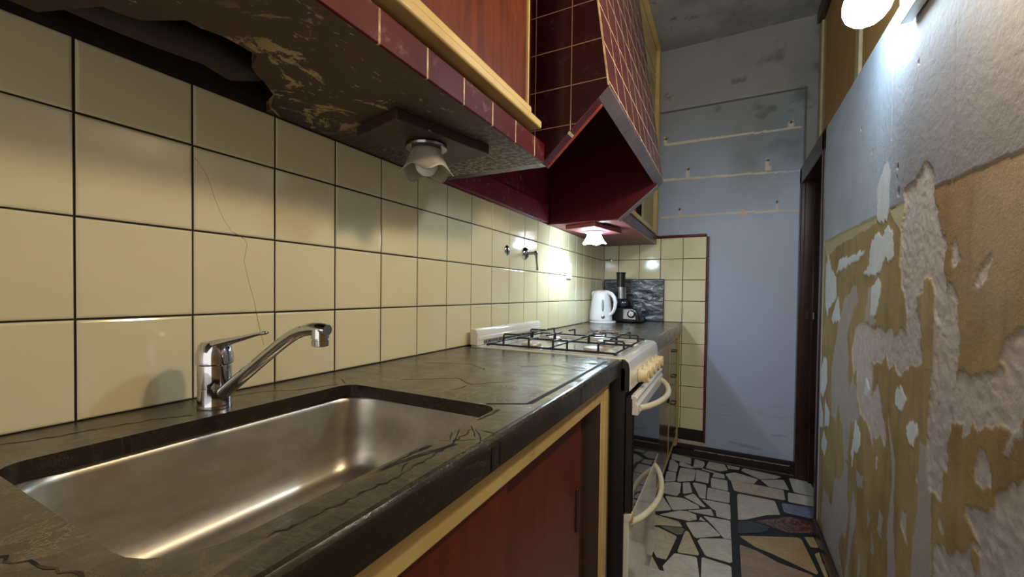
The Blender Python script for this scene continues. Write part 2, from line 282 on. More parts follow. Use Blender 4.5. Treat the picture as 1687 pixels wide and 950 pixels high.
# ------------------------------------------------------------------ materials
XR, YE, ZC = 1.245, 3.157, 2.88
YB = -0.9
TY0, TX0, TZ0, TP = 0.2404, -0.0375, 0.942, 0.15

def m_tile():
    t = NT('cream_glazed_tile')
    n = t.noise(1.6, 3); c = t.mix(t.ramp(n, 0.3, 0.7), lin('#e9dfbc'), lin('#dfd4ab'))
    sp = t.ramp(t.noise(160, 2), 0.68, 0.8); c = t.mix(t.math('MULTIPLY', sp, 0.12), c, lin('#a89060'))
    t.color(c); t.rough(t.math('ADD', t.math('MULTIPLY', t.noise(9, 3), 0.12), 0.05))
    t.b.inputs['Specular IOR Level'].default_value = 0.55
    t.bump(t.noise(14, 2), 0.03, 0.004); return t.m
M = {}
M['tile'] = m_tile()
M['grout'] = pm('dark_grout', '#2a211b', 0.85, c2='#15100d', ns=30)
M['crack'] = pm('crack_line', '#6e5f40', 0.8)
def m_maroon(name, axes, pitch, off, width, c1='#4c1b20', c2='#381216', gcol='#cdb79a', rough=0.2, wear=0.25, spec=0.5):
    t = NT(name); x = t.xyz(); g = None
    for a, p, o, in zip(axes, pitch, off):
        l = t.line(x['XYZ'.index(a)], p, o, width); g = l if g is None else t.math('MAXIMUM', g, l)
    base = t.mix(t.ramp(t.noise(5, 4), 0.3, 0.7), lin(c1), lin(c2))
    sc = t.math('MULTIPLY', t.ramp(t.noise(28, 8, 0.75), 0.56, 0.7), wear); base = t.mix(sc, base, lin('#9b7f78'))
    gc = t.mix(t.ramp(t.noise(40, 3), 0.35, 0.7), lin(gcol), lin('#8d7458'))
    t.color(t.mix(g, base, gc)); t.rough(t.math('ADD', t.math('MULTIPLY', g, 0.5), t.math('ADD', t.math('MULTIPLY', t.noise(12, 4), 0.22), rough - 0.08)))
    t.b.inputs['Specular IOR Level'].default_value = spec
    t.bump(t.math('SUBTRACT', 1.0, g), 0.5, 0.0015); return t.m
M['skirt_tile'] = m_maroon('maroon_skirt_tile', 'Y', (0.1095,), (0.668,), 0.004, '#581416', '#430e10', '#e0cba8', 0.45, 0.4, 0.12)
M['skirt_tile_far'] = m_maroon('plum_skirt_tile', 'Y', (0.1095,), (2.03,), 0.004, '#5b3a44', '#4a2a35', '#8d7a78', 0.3, 0.2)
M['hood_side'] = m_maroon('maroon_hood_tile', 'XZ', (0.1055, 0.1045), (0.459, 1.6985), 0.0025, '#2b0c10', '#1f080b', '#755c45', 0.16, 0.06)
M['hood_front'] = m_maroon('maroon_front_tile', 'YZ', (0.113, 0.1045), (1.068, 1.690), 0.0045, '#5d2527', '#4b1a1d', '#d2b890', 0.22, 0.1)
M['lip_tile'] = m_maroon('grey_worn_lip_tile', 'Y', (0.113,), (1.066 + 0.056, ), 0.004, '#6a6061', '#5a4c50', '#2a2422', 0.3, 0.15)
M['edge_tile'] = m_maroon('plum_edge_tile', 'X', (0.16,), (0.455,), 0.006, '#54262f', '#43202a', '#d8cdc0', 0.25, 0.3)
M['red_paint'] = pm('dark_red_gloss_paint', '#5a161b', 0.32, c2='#470f14', ns=4, bump=(55, 0.12, 0.002))
M['red_wall'] = pm('speckled_red_wall_paint', '#8c2f40', 0.34, c2='#6a1f2c', ns=10, bump=(45, 0.45, 0.004), dirt=(40, 0.58, 0.72, '#b8909a'))  # paler pink specks scattered over the red
M['orange_edge'] = pm('orange_red_edge', '#a8482e', 0.45, c2='#7c2f20', ns=20)
def m_soffit():
    t = NT('peeling_maroon_soffit')
    base = t.mix(t.ramp(t.noise(3.5, 5), 0.35, 0.7), lin('#523a30'), lin('#3b2922'))
    y = t.xyz()[1]; far = t.ramp(y, 0.72, 1.02)
    sp = t.ramp(t.noise(70, 6, 0.7), 0.47, 0.56)
    base = t.mix(t.math('MULTIPLY', sp, t.math('MULTIPLY', far, 0.9)), base, lin('#a39c94'))
    d = t.ramp(t.math('ADD', t.noise(7, 8, 0.72, dist=0.6), t.math('MULTIPLY', t.ramp(t.xyz()[0], 0.26, 0.12), 0.055)), 0.575, 0.59)
    near = t.math('MULTIPLY', t.ramp(y, 0.28, 0.4), t.math('SUBTRACT', 1.0, t.ramp(y, 0.62, 0.7)))
    base = t.mix(t.math('MULTIPLY', d, near), base, lin('#b39d74'))
    fl = t.ramp(t.noise(75, 3, 0.6, (1, 0.6, 1)), 0.66, 0.70); base = t.mix(t.math('MULTIPLY', fl, 0.75), base, lin('#b3a48e'))
    sm = t.ramp(t.noise(14, 8, 0.8), 0.52, 0.75); base = t.mix(t.math('MULTIPLY', sm, 0.5), base, lin('#2a1c17'))
    t.color(base); t.rough(0.55); t.bump(t.noise(60, 5, 0.7), 0.35, 0.003); t.bump(d, 0.5, -0.002); return t.m
M['soffit'] = m_soffit()
M['soffit_far'] = pm('pinkish_red_soffit', '#8a4a4c', 0.5, c2='#6b3a3c', ns=5, bump=(50, 0.2, 0.002))
M['lamp_board'] = pm('chipped_maroon_lamp_board', '#4a2a26', 0.5, c2='#36201c', ns=6, dirt=(60, 0.68, 0.72, '#a89880'))
M['void'] = pm('dark_cavity', '#17120f', 0.9)
M['cream'] = pm('yellowed_cream_paint', '#d2b87a', 0.38, c2='#b99c5c', ns=5, dirt=(18, 0.62, 0.8, '#7a6038'))
M['cream_pale'] = pm('pale_cream_paint', '#cdbf95', 0.45, c2='#b8a878', ns=6, dirt=(20, 0.64, 0.8, '#857450'))
def m_wood(name, a, b, rough, stretch, scale=6, spec=0.5):
    t = NT(name); g = t.noise(scale, 6, 0.62, stretch, 0.4)
    c = t.mix(t.ramp(g, 0.3, 0.7), lin(a), lin(b)); c = t.mix(t.math('MULTIPLY', t.ramp(t.noise(30, 8, 0.75), 0.55, 0.72), 0.22), c, lin('#8f5a3c'))
    t.color(c); t.rough(t.math('ADD', t.math('MULTIPLY', t.noise(4, 4), 0.2), rough)); t.b.inputs['Specular IOR Level'].default_value = spec; return t.m
M['mahogany'] = m_wood('orange_mahogany', '#74361a', '#431a09', 0.36, (6, 6, 0.7), spec=0.15)
M['redwood'] = m_wood('dark_red_wood', '#6e281c', '#521a12', 0.22, (5, 5, 0.6))
M['farwood'] = m_wood('glossy_brown_wood', '#583a30', '#402420', 0.1, (5, 5, 0.6), spec=0.9)
M['maroon_wood'] = pm('maroon_varnish', '#451014', 0.25, c2='#34090c', ns=5)
M['oak'] = m_wood('honey_oak_veneer', '#c49a5c', '#a87c42', 0.45, (14, 14, 0.8), 5)
M['taupe'] = pm('taupe_board', '#6b5738', 0.6, c2='#55452c', ns=4)
M['brownboard'] = pm('brown_board', '#4a3422', 0.6, c2='#3c2a1b', ns=4)
def m_stone():
    t = NT('black_marble_paving'); xy = t.coords()
    mp = t.n('ShaderNodeMapping'); mp.inputs['Scale'].default_value = (1.6, 0.55, 1.6); mp.inputs['Rotation'].default_value = (0, 0, 0.3); t.l(xy, mp.inputs[0])
    v = t.n('ShaderNodeTexVoronoi', feature='F1'); v.inputs['Scale'].default_value = 5.0; t.l(mp.outputs[0], v.inputs['Vector'])
    hs = t.n('ShaderNodeSeparateColor'); t.l(v.outputs['Color'], hs.inputs[0])
    base = t.mix(hs.outputs[0], lin('#383129'), lin('#4a3f33'))
    n1 = t.noise(9, 8, 0.7, (2.6, 0.8, 2), 1.2); base = t.mix(t.ramp(n1, 0.5, 0.66), base, lin('#5e5141'))
    n2 = t.noise(5, 10, 0.75, (1.0, 0.7, 1), 2.5)
    vein = t.math('ABSOLUTE', t.math('SUBTRACT', n2, 0.5)); vein = t.math('SUBTRACT', 1.0, t.ramp(vein, 0.0, 0.012))
    msk = t.ramp(t.noise(3.2, 3), 0.42, 0.55); vein = t.math('MULTIPLY', t.math('MULTIPLY', vein, msk), 0.85)
    base = t.mix(vein, base, lin('#978665'))
    n5 = t.noise(26, 9, 0.75, (0.5, 1.3, 1), 1.5); v5 = t.math('SUBTRACT', 1.0, t.ramp(t.math('ABSOLUTE', t.math('SUBTRACT', n5, 0.5)), 0.0, 0.012))
    base = t.mix(t.math('MULTIPLY', t.math('MULTIPLY', v5, t.ramp(t.noise(8, 3), 0.42, 0.55)), 0.4), base, lin('#857559'))
    n3 = t.noise(13, 8, 0.7, (0.6, 1.6, 1), 2.0); v3 = t.math('SUBTRACT', 1.0, t.ramp(t.math('ABSOLUTE', t.math('SUBTRACT', n3, 0.5)), 0.0, 0.01))
    base = t.mix(t.math('MULTIPLY', t.math('MULTIPLY', v3, t.ramp(t.noise(6, 3), 0.52, 0.62)), 0.9), base, lin('#0e0b09'))
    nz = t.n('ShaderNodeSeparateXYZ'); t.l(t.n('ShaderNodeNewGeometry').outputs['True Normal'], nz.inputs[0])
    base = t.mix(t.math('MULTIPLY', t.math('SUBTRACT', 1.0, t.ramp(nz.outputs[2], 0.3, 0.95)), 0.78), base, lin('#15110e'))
    t.color(base); t.rough(t.math('ADD', t.math('MULTIPLY', t.ramp(t.noise(14, 6, 0.7), 0.3, 0.75), 0.30), 0.05))
    t.b.inputs['Specular IOR Level'].default_value = 0.7
    t.bump(t.noise(7, 6, 0.6), 0.12, 0.006); t.bump(n3, 0.25, 0.004); return t.m
M['stone'] = m_stone()
M['stone_crack'] = pm('stone_joint', '#57432f', 0.8, c2='#14100d', ns=30, lo=0.4, hi=0.55)
M['stone_gap'] = pm('black_joint', '#0d0b0a', 0.7)
def m_steel():
    t = NT('brushed_steel'); t.color(t.mix(t.ramp(t.noise(9, 6, 0.7, (1, 0.5, 1)), 0.35, 0.75), lin('#d0cac0'), lin('#a39a8c'))); t.b.inputs['Metallic'].default_value = 0.85
    g = t.noise(60, 5, 0.7, (1, 0.06, 1)); t.rough(t.math('ADD', t.math('MULTIPLY', g, 0.2), 0.25))
    t.bump(t.noise(220, 3, 0.6), 0.04, 0.001); return t.m
M['steel'] = m_steel()
M['chrome'] = pm('polished_chrome', '#c9cbd0', 0.06, 1.0)
M['dull_chrome'] = pm('dull_chrome', '#8b8a8c', 0.2, 1.0)
M['black_enamel'] = pm('black_enamel', '#17120f', 0.45, c2='#231a14', ns=4)
M['cast_iron'] = pm('cast_iron_black', '#15141a', 0.45, c2='#262430', ns=40)
M['white_enamel'] = pm('white_enamel', '#e9e6df', 0.16, c2='#dcd5c6', ns=4, coat=0.5)
M['cream_plastic'] = pm('yellowed_plastic', '#e8dbb4', 0.32, c2='#d8bf83', ns=30)
M['handle_white'] = pm('rust_specked_white_enamel', '#e8e0cc', 0.25, c2='#d9cda8', ns=12, dirt=(14, 0.68, 0.78, '#b98540'))
M['glass_black'] = pm('dark_oven_glass', '#1a1d24', 0.04, spec=0.9)
M['burner'] = pm('burner_alloy', '#cfcac2', 0.35, 0.4, c2='#b4a894', ns=20)
M['rustwire'] = pm('scorched_wire', '#8f7b75', 0.4, 0.5, c2='#3a2a28', ns=40)
M['white_plastic'] = pm('white_plastic', '#e6e8ee', 0.25)
M['greywin'] = pm('grey_gauge', '#8b8d92', 0.2)
M['orange_plastic'] = pm('orange_plastic', '#d99a5e', 0.4)
M['black_plastic'] = pm('black_plastic', '#14141a', 0.22)
M['smoke'] = pm('smoky_plastic', '#20212b', 0.08, spec=0.8)
M['silver'] = pm('satin_silver', '#aeb0b6', 0.25, 0.85)
M['brown_dark'] = pm('dark_brown_gloss_paint', '#3a211c', 0.3, c2='#2b1713', ns=6, dirt=(50, 0.68, 0.72, '#8a7a70'))
M['door_leaf'] = pm('dark_brown_door', '#2c1a16', 0.35, c2='#231310', ns=5)
M['base_dark'] = pm('black_brown_baseboard', '#1d1412', 0.5, c2='#120d0c', ns=12)
M['mortar_white'] = pm('pale_mortar', '#c6beb0', 0.85, c2='#a89c8a', ns=30)
M['ceiling'] = pm('grimy_grey_ceiling_plaster', '#a9a79f', 0.9, c2='#7e7e79', ns=3.2, bump=(35, 0.5, 0.004), dirt=(9, 0.60, 0.72, '#5a5a55'))
M['trim_maroon'] = pm('maroon_trim_tile', '#5a1622', 0.25, c2='#4a0f1a', ns=20)
def m_vc(name, rough, bumps):
    t = NT(name); a = t.n('ShaderNodeVertexColor', layer_name='paint')
    c = t.mix(t.math('MULTIPLY', t.ramp(t.noise(24, 6, 0.7), 0.4, 0.7), 0.13), a.outputs['Color'], lin('#5b4a34'))
    t.color(c); t.rough(rough)
    t.bump(t.noise(260, 3, 0.6), 0.25, 0.002)
    for s, st, d in bumps: t.bump(t.noise(s, 5, 0.65), st, d)
    return t.m
M['wallpaint'] = m_vc('stripped_plaster', 0.75, [(110, 0.35, 0.004)])
def m_end():
    t = NT('blue_grey_wall_paint'); a = t.n('ShaderNodeVertexColor', layer_name='paint')
    t.color(a.outputs['Color']); t.rough(0.5); t.bump(t.noise(40, 5, 0.6), 0.2, 0.003); return t.m
M['endpaint'] = m_end()
def m_marble(name, a, b, vein='#7d7c7c'):
    t = NT(name); c = t.mix(t.ramp(t.noise(7, 6, 0.6), 0.3, 0.72), lin(a), lin(b))
    n2 = t.noise(6, 9, 0.75, None, 2.0); v = t.math('SUBTRACT', 1.0, t.ramp(t.math('ABSOLUTE', t.math('SUBTRACT', n2, 0.5)), 0.0, 0.02))
    c = t.mix(t.math('MULTIPLY', v, 0.4), c, lin(vein)); t.color(c); t.rough(t.math('ADD', t.math('MULTIPLY', t.noise(12, 4), 0.25), 0.1)); return t.m
M['st0'] = m_marble('white_marble', '#e4e1d8', '#cfccc4'); M['st1'] = m_marble('ivory_marble', '#e0d6c2', '#cbbda2', '#6e5a3c')
M['st2'] = m_marble('blue_grey_marble', '#8795b4', '#717d99', '#d0d4e0'); M['st3'] = m_marble('maroon_stone', '#6a4038', '#553029', '#e0cfc8')
M['st4'] = m_marble('slate_stone', '#3c404a', '#31343c', '#50545e'); M['st5'] = m_marble('grey_marble', '#8a877f', '#757268')
M['st6'] = m_marble('tan_stone', '#c4ac86', '#ad9067', '#7d5f38'); M['st7'] = m_marble('pink_stone', '#b89a82', '#8b7c6c', '#6d5a48')
M['floor_joint'] = pm('black_terrazzo_joint', '#2d2d30', 0.45, c2='#1d1d20', ns=60, dirt=(140, 0.66, 0.7, '#77757a'))
M['glass_frost'] = None
t = NT('frosted_glass_shade'); t.color(t.mix(t.ramp(t.noise(30, 4), 0.35, 0.7), lin('#c9c4b6'), lin('#a9a294'))); t.rough(0.4)
t.b.inputs['Transmission Weight'].default_value = 0.25; M['glass_frost'] = t.m
M['bulb_off'] = pm('unlit_white_bulb', '#f0f1f6', 0.3)
M['bulb_cool'] = emit('lit_cool_bulb', COOL, E_COOL_BULB)
M['bulb_warm'] = emit('lit_warm_bulb', WARM, E_WARM_BULB)
M['bulb_hood'] = emit('lit_hood_bulb', COOL, E_HOOD_BULB)
M['shade_lit'] = emit('glowing_glass_shade', COOL, E_HOOD_SHADE)
M['board_wrap'] = None
t = NT('creased_black_plastic'); t.color(lin('#2c303e')); t.rough(0.28); t.b.inputs['Specular IOR Level'].default_value = 0.9
t.bump(t.noise(11, 4, 0.5, (1, 1, 2.0), 1.0), 0.6, 0.015); M['board_wrap'] = t.m
M['red_plastic'] = pm('red_plastic', '#c2202c', 0.4)
M['grey_board'] = pm('grey_board', '#8d9096', 0.6)
M['beige_board'] = pm('beige_board', '#b8a678', 0.55, c2='#a5935f', ns=8)
M['pipe'] = pm('dusty_black_pvc', '#332e2c', 0.5, c2='#221e1c', ns=8)
M['brass'] = pm('brass_base', '#b08a4a', 0.3, 1.0)
# ================================================================== SETTING
def tiles(b, ax, cols, rows, o0, p0, skip=None, face=0.0, clip=None, mi=1):
    """square glazed tiles; ax 0 = on a wall facing +x (cols along y), ax 1 = on a wall facing -y (cols along x)"""
    g = 0.0016
    for c in cols:
        for r in rows:
            a0, a1 = o0 + c * TP, o0 + (c + 1) * TP; z0, z1 = p0 + r * TP, p0 + (r + 1) * TP
            if clip:
                a0, a1 = max(a0, clip[0]), min(a1, clip[1]); z0, z1 = max(z0, clip[2]), min(z1, clip[3])
            if a1 - a0 < 0.012 or z1 - z0 < 0.012: continue
            j = [random.uniform(-0.00022, 0.00022) for _ in range(4)]; gg = g + random.uniform(-0.0002, 0.0005)
            a0 += gg; a1 -= gg; z0 += gg; z1 -= gg
            co = [(a0, z0), (a1, z0), (a1, z1), (a0, z1)]
            e = 0.0035
            ci = [(a0 + e, z0 + e), (a1 - e, z0 + e), (a1 - e, z1 - e), (a0 + e, z1 - e)]
            em = 0.0012; cm = [(a0 + em, z0 + em), (a1 - em, z0 + em), (a1 - em, z1 - em), (a0 + em, z1 - em)]
            def P(q, d): return (face + d, q[0], q[1]) if ax == 0 else (q[0], face - d, q[1])
            vs = [P(q, -0.006) for q in co] + [P(q, -0.0014) for q in co] + [P(q, -0.0003 + k * 0.5) for q, k in zip(cm, j)] + [P(q, 0.0004 + k) for q, k in zip(ci, j)]
            fs = []
            for L in range(3):
                for i in range(4): fs.append((L * 4 + i, L * 4 + (i + 1) % 4, L * 4 + 4 + (i + 1) % 4, L * 4 + 4 + i))
            fs.append((12, 13, 14, 15)); b.add(vs, fs, mi)

# left wall: tiled above the worktop, red paint behind the hood
b = MB()
b.box(-0.10, -0.003, YB, YE, 0.0, 1.5, 0)
b.box(-0.10, 0.0, 1.066, YE, 1.5, ZC, 2); b.box(-0.10, 0.0, YB, 1.066, 1.5, ZC, 0)
b.box(-0.003, 0.018, 1.112, 1.985, 1.503, 1.585, 2)
tiles(b, 0, range(-7, 20), range(0, 4), TY0, TZ0, clip=(YB, YE - 0.002, TZ0, 1.5))
ck = [(0.393, 1.37), (0.397, 1.366), (0.412, 1.345), (0.426, 1.302), (0.44, 1.27), (0.453, 1.25), (0.478, 1.237), (0.483, 1.228), (0.477, 1.194), (0.487, 1.15), (0.498, 1.11), (0.505, 1.07), (0.514, 1.035), (0.516, 1.025)]
b.tube([(0.0002, y, z) for y, z in ck], 0.0005, 5, mi=3)
struct(b.build('wall_left', [M['grout'], M['tile'], M['red_wall'], M['crack']], smooth=2))

# far wall: painted, with scars of removed shelves; the left part is tiled
na, nb = 130, 480
X = np.linspace(0.0, 1.40, na); Z = np.linspace(0.0, ZC, nb); GX, GZ = np.meshgrid(X, Z, indexing='ij')
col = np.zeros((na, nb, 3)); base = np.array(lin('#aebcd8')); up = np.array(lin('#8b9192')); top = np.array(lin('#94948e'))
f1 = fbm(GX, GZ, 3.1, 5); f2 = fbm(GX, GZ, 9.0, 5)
k = np.clip((GZ - 1.6) / 0.7 + (f1 - 0.5) * 0.7, 0, 1)[..., None]  # hood-lamp light painted into the lower wall's paler blue; dirt greys the top
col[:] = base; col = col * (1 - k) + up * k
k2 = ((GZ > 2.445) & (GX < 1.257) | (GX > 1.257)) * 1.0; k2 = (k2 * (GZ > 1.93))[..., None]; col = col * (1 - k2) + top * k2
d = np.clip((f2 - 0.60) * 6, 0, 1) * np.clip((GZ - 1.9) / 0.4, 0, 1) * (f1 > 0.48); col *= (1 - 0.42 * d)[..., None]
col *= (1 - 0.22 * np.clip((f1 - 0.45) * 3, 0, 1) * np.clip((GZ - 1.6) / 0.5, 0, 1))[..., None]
low = np.clip((fbm(GX * 0.5, GZ * 2.2, 14, 4) - 0.66) * 9, 0, 1) * np.clip((0.5 - GZ) / 0.3, 0, 1); col *= (1 - 0.3 * low)[..., None]
dep = np.zeros_like(GX)
gx = GX + (fbm(GX, GZ, 30, 2) - 0.5) * 0.006; gz = GZ + (fbm(GX + 5, GZ, 30, 2) - 0.5) * 0.006
grv = ((np.abs(GZ - 2.445) < 0.006) & (GX < 1.257)) | ((np.abs(GX - 1.257) < 0.006) & (GZ > 1.93) & (GZ < 2.45))
col[grv] = lin('#4e4f50'); dep[grv] = 0.002
for q in MARKS:
    q = [(x, z + (0.013 if i >= 3 and len(q) == 6 else 0)) for i, (x, z) in enumerate(q)]
    m = inpoly(gx, gz, q); col[m] = lin('#d3c7b2'); dep[m] = -0.001
m = inpoly(gx, gz, [(0.90, 1.665), (0.95, 1.665), (0.935, 1.71), (0.915, 1.712)]); col[m] = lin('#d0b4a4')
for hx, hz in ((0.43, 2.255), (1.186, 2.243), (0.583, 2.02), (1.06, 2.018), (0.532, 1.742), (1.117, 1.742)):
    m = (GX - hx) ** 2 + (GZ - hz) ** 2 < 0.008 ** 2; col[m] = lin('#231d18'); dep[m] = 0.004
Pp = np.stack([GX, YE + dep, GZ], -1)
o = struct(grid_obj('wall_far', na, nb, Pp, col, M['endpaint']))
b = MB()
b.box(0.0, 0.713, YE - 0.006, YE - 0.0005, 0.075, 1.549, 0)
tiles(b, 1, range(0, 5), range(-5, 4), TX0, TZ0, face=YE - 0.008, clip=(0.0005, 0.7125, 0.112, 1.542))
oo = b.build('tile_panel', [M['grout'], M['tile']], smooth=2); oo.parent = o
b = MB()
for i in range(10):
    z0 = max(0.112, TZ0 + (i - 6) * TP + 0.002); z1 = min(1.56, TZ0 + (i - 5) * TP - 0.002)
    if z1 > z0: b.box(0.7135, 0.7285, YE - 0.020, YE - 0.002, z0, z1)
for i in range(5): b.box(max(0, TX0 + i * TP) + 0.001, TX0 + (i + 1) * TP - 0.001, YE - 0.020, YE - 0.002, 1.5435, 1.56)
oo = b.build('tile_edging', M['trim_maroon'], bevel=0.004); oo.parent = o
b = MB(); b.box(0.52, 0.725, YE - 0.012, YE - 0.001, 0.085, 0.112); oo = b.build('mortar_strip', M['mortar_white'], bevel=0.003); oo.parent = o

# right wall: stripped plaster
def ylines():
    return np.concatenate([np.arange(YB, 0.84, 0.03), np.arange(0.84, 2.4401, 0.0045), [2.44]])
Y = ylines(); Z = np.linspace(0.0, 1.93, 440); na, nb = len(Y), len(Z); GY, GZ = np.meshgrid(Y, Z, indexing='ij')
wy = GY + (fbm(GY, GZ, 22, 4, 0.6) - 0.5) * 0.034; wz = GZ + (fbm(GY + 31, GZ, 22, 4, 0.6) - 0.5) * 0.034
sy = GY + (fbm(GY, GZ * 0.4, 30, 3) - 0.5) * 0.014; sz = GZ + (fbm(GY + 9, GZ, 16, 3) - 0.5) * 0.05
f1 = fbm(GY, GZ, 2.3, 5); f2 = fbm(GY, GZ, 7, 5); f3 = fbm(GY, GZ, 60, 4, 0.7); fs = fbm(GY * 3.2, GZ * 0.5, 9, 4)
col = np.zeros((na, nb, 3)); dx = np.zeros((na, nb))
och = np.array(lin('#93794a')); och2 = np.array(lin('#a68f64')); brn = np.array(lin('#84602f')); brn2 = np.array(lin('#a08c70'))
t1 = np.clip((f2 - 0.35) * 2.6, 0, 1)[..., None]; A = och * (1 - t1) + och2 * t1
t2 = np.clip((f1 - 0.36) * 3.2, 0, 1)[..., None]; B = brn * (1 - t2) + brn2 * t2
w = (np.clip((1.33 - GY) / 0.16, 0, 1) * np.clip((GZ - 0.86) / 0.3, 0, 1))[..., None]
col = A * (1 - w) + B * w
col *= (1 - 0.22 * np.clip((fs - 0.5) * 4, 0, 1))[..., None]
dx += f3 * 0.0007
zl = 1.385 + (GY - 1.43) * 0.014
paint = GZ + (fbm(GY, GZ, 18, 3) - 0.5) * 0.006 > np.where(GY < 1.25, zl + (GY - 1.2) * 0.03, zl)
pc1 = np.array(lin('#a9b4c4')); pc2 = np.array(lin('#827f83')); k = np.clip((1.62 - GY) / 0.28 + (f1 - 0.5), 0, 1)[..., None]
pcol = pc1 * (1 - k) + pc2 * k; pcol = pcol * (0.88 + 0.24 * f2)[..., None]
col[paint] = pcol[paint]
dx[paint] = (-0.0022 + (fbm(GY, GZ, 110, 3) * 0.0014 * np.clip((1.68 - GY) / 0.15, 0.08, 1)))[paint]
for q in PATCH['cream']:
    m = inpoly(sy, sz * 0.3 + GZ * 0.7, q) & ~paint; col[m] = lin('#b8ab8c'); dx[m] -= 0.0004
for q in PATCH['rough']:
    m = inpoly(wy, wz, q); c = np.array(lin('#b6aca8')) * (0.78 + 0.44 * f3)[..., None] * (0.85 + 0.3 * f1)[..., None]
    col[m] = c[m]; dx[m] = (0.0024 + (0.5 - fbm(GY, GZ, 75, 4, 0.65)) * 0.0035 + (0.5 - fbm(GY, GZ, 24, 3)) * 0.003 * np.clip((1.28 - GY) / 0.1, 0.05, 0.6))[m]
for q in PATCH['smooth']:
    m = inpoly(sy, sz, q); c = np.array(lin('#a59c97')) * (0.85 + 0.3 * f2)[..., None]; col[m] = c[m]; dx[m] = (-0.0008 + f3 * 0.0008)[m]
for q in PATCH['ochre']:
    m = inpoly(wy, wz, q); col[m] = A[m]; dx[m] = 0.0
for q in PATCH['white']:
    m = inpoly(GY + (sy - GY) * 0.5 + (fbm(GY, GZ, 70, 3) - 0.5) * 0.012, GZ + (sz - GZ) * 0.45 + (fbm(GY + 3, GZ, 60, 3) - 0.5) * 0.02, q); c = np.array(lin('#cdd2d8')) * (0.9 + 0.2 * f2)[..., None]; col[m] = c[m]; dx[m] = (-0.0008 - f2 * 0.0006)[m]
for hy, hz, rr in ((1.46, 1.42, 0.008), (1.47, 1.49, 0.005), (1.475, 1.46, 0.004), (1.70, 1.60, 0.004), (1.83, 1.72, 0.005), (1.35, 1.71, 0.004)):
    m = (GY - hy) ** 2 + (GZ - hz) ** 2 * 0.5 < rr ** 2; col[m] *= 0.25; dx[m] = 0.004
for (y0, z0, y1, z1) in ((1.16, 1.36, 1.165, 1.70), (1.52, 1.56, 1.53, 1.93)):
    m = (np.abs(GY - (y0 + (y1 - y0) * (GZ - z0) / (z1 - z0))) < 0.0035) & (GZ > z0) & (GZ < z1); col[m] *= 0.9; dx[m] += 0.0012
m = (GY > 2.405); col[m] = lin('#b7bcc0'); dx[m] = 0
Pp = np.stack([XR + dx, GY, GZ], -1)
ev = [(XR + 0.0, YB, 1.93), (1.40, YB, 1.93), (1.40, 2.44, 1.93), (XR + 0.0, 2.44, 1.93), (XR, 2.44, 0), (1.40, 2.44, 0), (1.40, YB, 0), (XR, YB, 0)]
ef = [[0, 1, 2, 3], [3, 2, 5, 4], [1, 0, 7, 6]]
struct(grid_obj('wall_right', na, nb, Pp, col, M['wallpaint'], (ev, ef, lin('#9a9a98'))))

# ceiling and floor
b = MB(); b.box(-0.1, 1.5, YB, YE + 0.1, ZC, ZC + 0.08); struct(b.build('ceiling', M['ceiling']))
b = MB(); b.box(-0.1, 1.5, YB, YE + 0.1, -0.06, -0.002, 8)
cent = []
def stone(poly, mi):
    n = len(poly); cx = sum(p[0] for p in poly) / n; cy = sum(p[1] for p in poly) / n; r = []
    for i in range(n):                                   # corners softened a little
        for t in (0.06, 0.94):
            a, c = poly[i], poly[(i + 1) % n]; r.append((a[0] + (c[0] - a[0]) * t + random.uniform(-.002, .002), a[1] + (c[1] - a[1]) * t + random.uniform(-.002, .002)))
    b.prism(r, 2, -0.006, random.uniform(-0.0006, 0.0006), mi); cent.append((cx, cy))
for c, p in STONES: stone(p, c)
rr = random.Random(5)
yy = YB
while yy < 1.68:                                         # paving nearer than the frame, seen only in reflections
    xx = 0.5
    while xx < 1.24:
        w_, h_ = rr.uniform(0.10, 0.19), 0.17
        x1 = min(xx + w_, 1.24)
        if x1 - xx > 0.05 and not (0.86 < xx < 0.90):
            j = lambda: rr.uniform(-0.02, 0.02)
            stone([(xx + j(), yy + j()), (x1 - 0.02 + j(), yy + j()), (x1 - 0.02 + j(), yy + h_ - 0.03 + j()), (xx + j(), yy + h_ - 0.03 + j())], rr.choice((0, 0, 1, 5, 6)))
        xx = x1
    yy += 0.17
struct(b.build('floor', [M['st%d' % i] for i in range(8)] + [M['floor_joint']]))
b = MB(); b.box(0.5, 1.245, YE - 0.016, YE - 0.001, 0.001, 0.048); b.box(0.5, 1.245, YE - 0.022, YE - 0.001, 0.058, 0.085)
b.box(0.5, 1.245, YE - 0.010, YE - 0.001, 0.047, 0.059)
bo = struct(b.build('baseboard_far', M['base_dark'], bevel=0.003))
b = MB(); n = 40; up_, dn_ = [], []
for i in range(n + 1):
    x = 0.66 + 0.56 * i / n; up_.append((x, 0.0575)); dn_.append((x, 0.0495 + 0.0055 * abs(math.sin(i * 1.7) * math.cos(i * 0.63))))
b.prism(dn_ + up_[::-1], 1, YE - 0.017, YE - 0.0105); oo = b.build('mortar_streak', M['mortar_white']); oo.parent = bo
b = MB(); b.box(XR - 0.014, XR - 0.0025, YB, 2.43, 0.001, 0.072); struct(b.build('baseboard_right', M['brown_dark'], bevel=0.004))

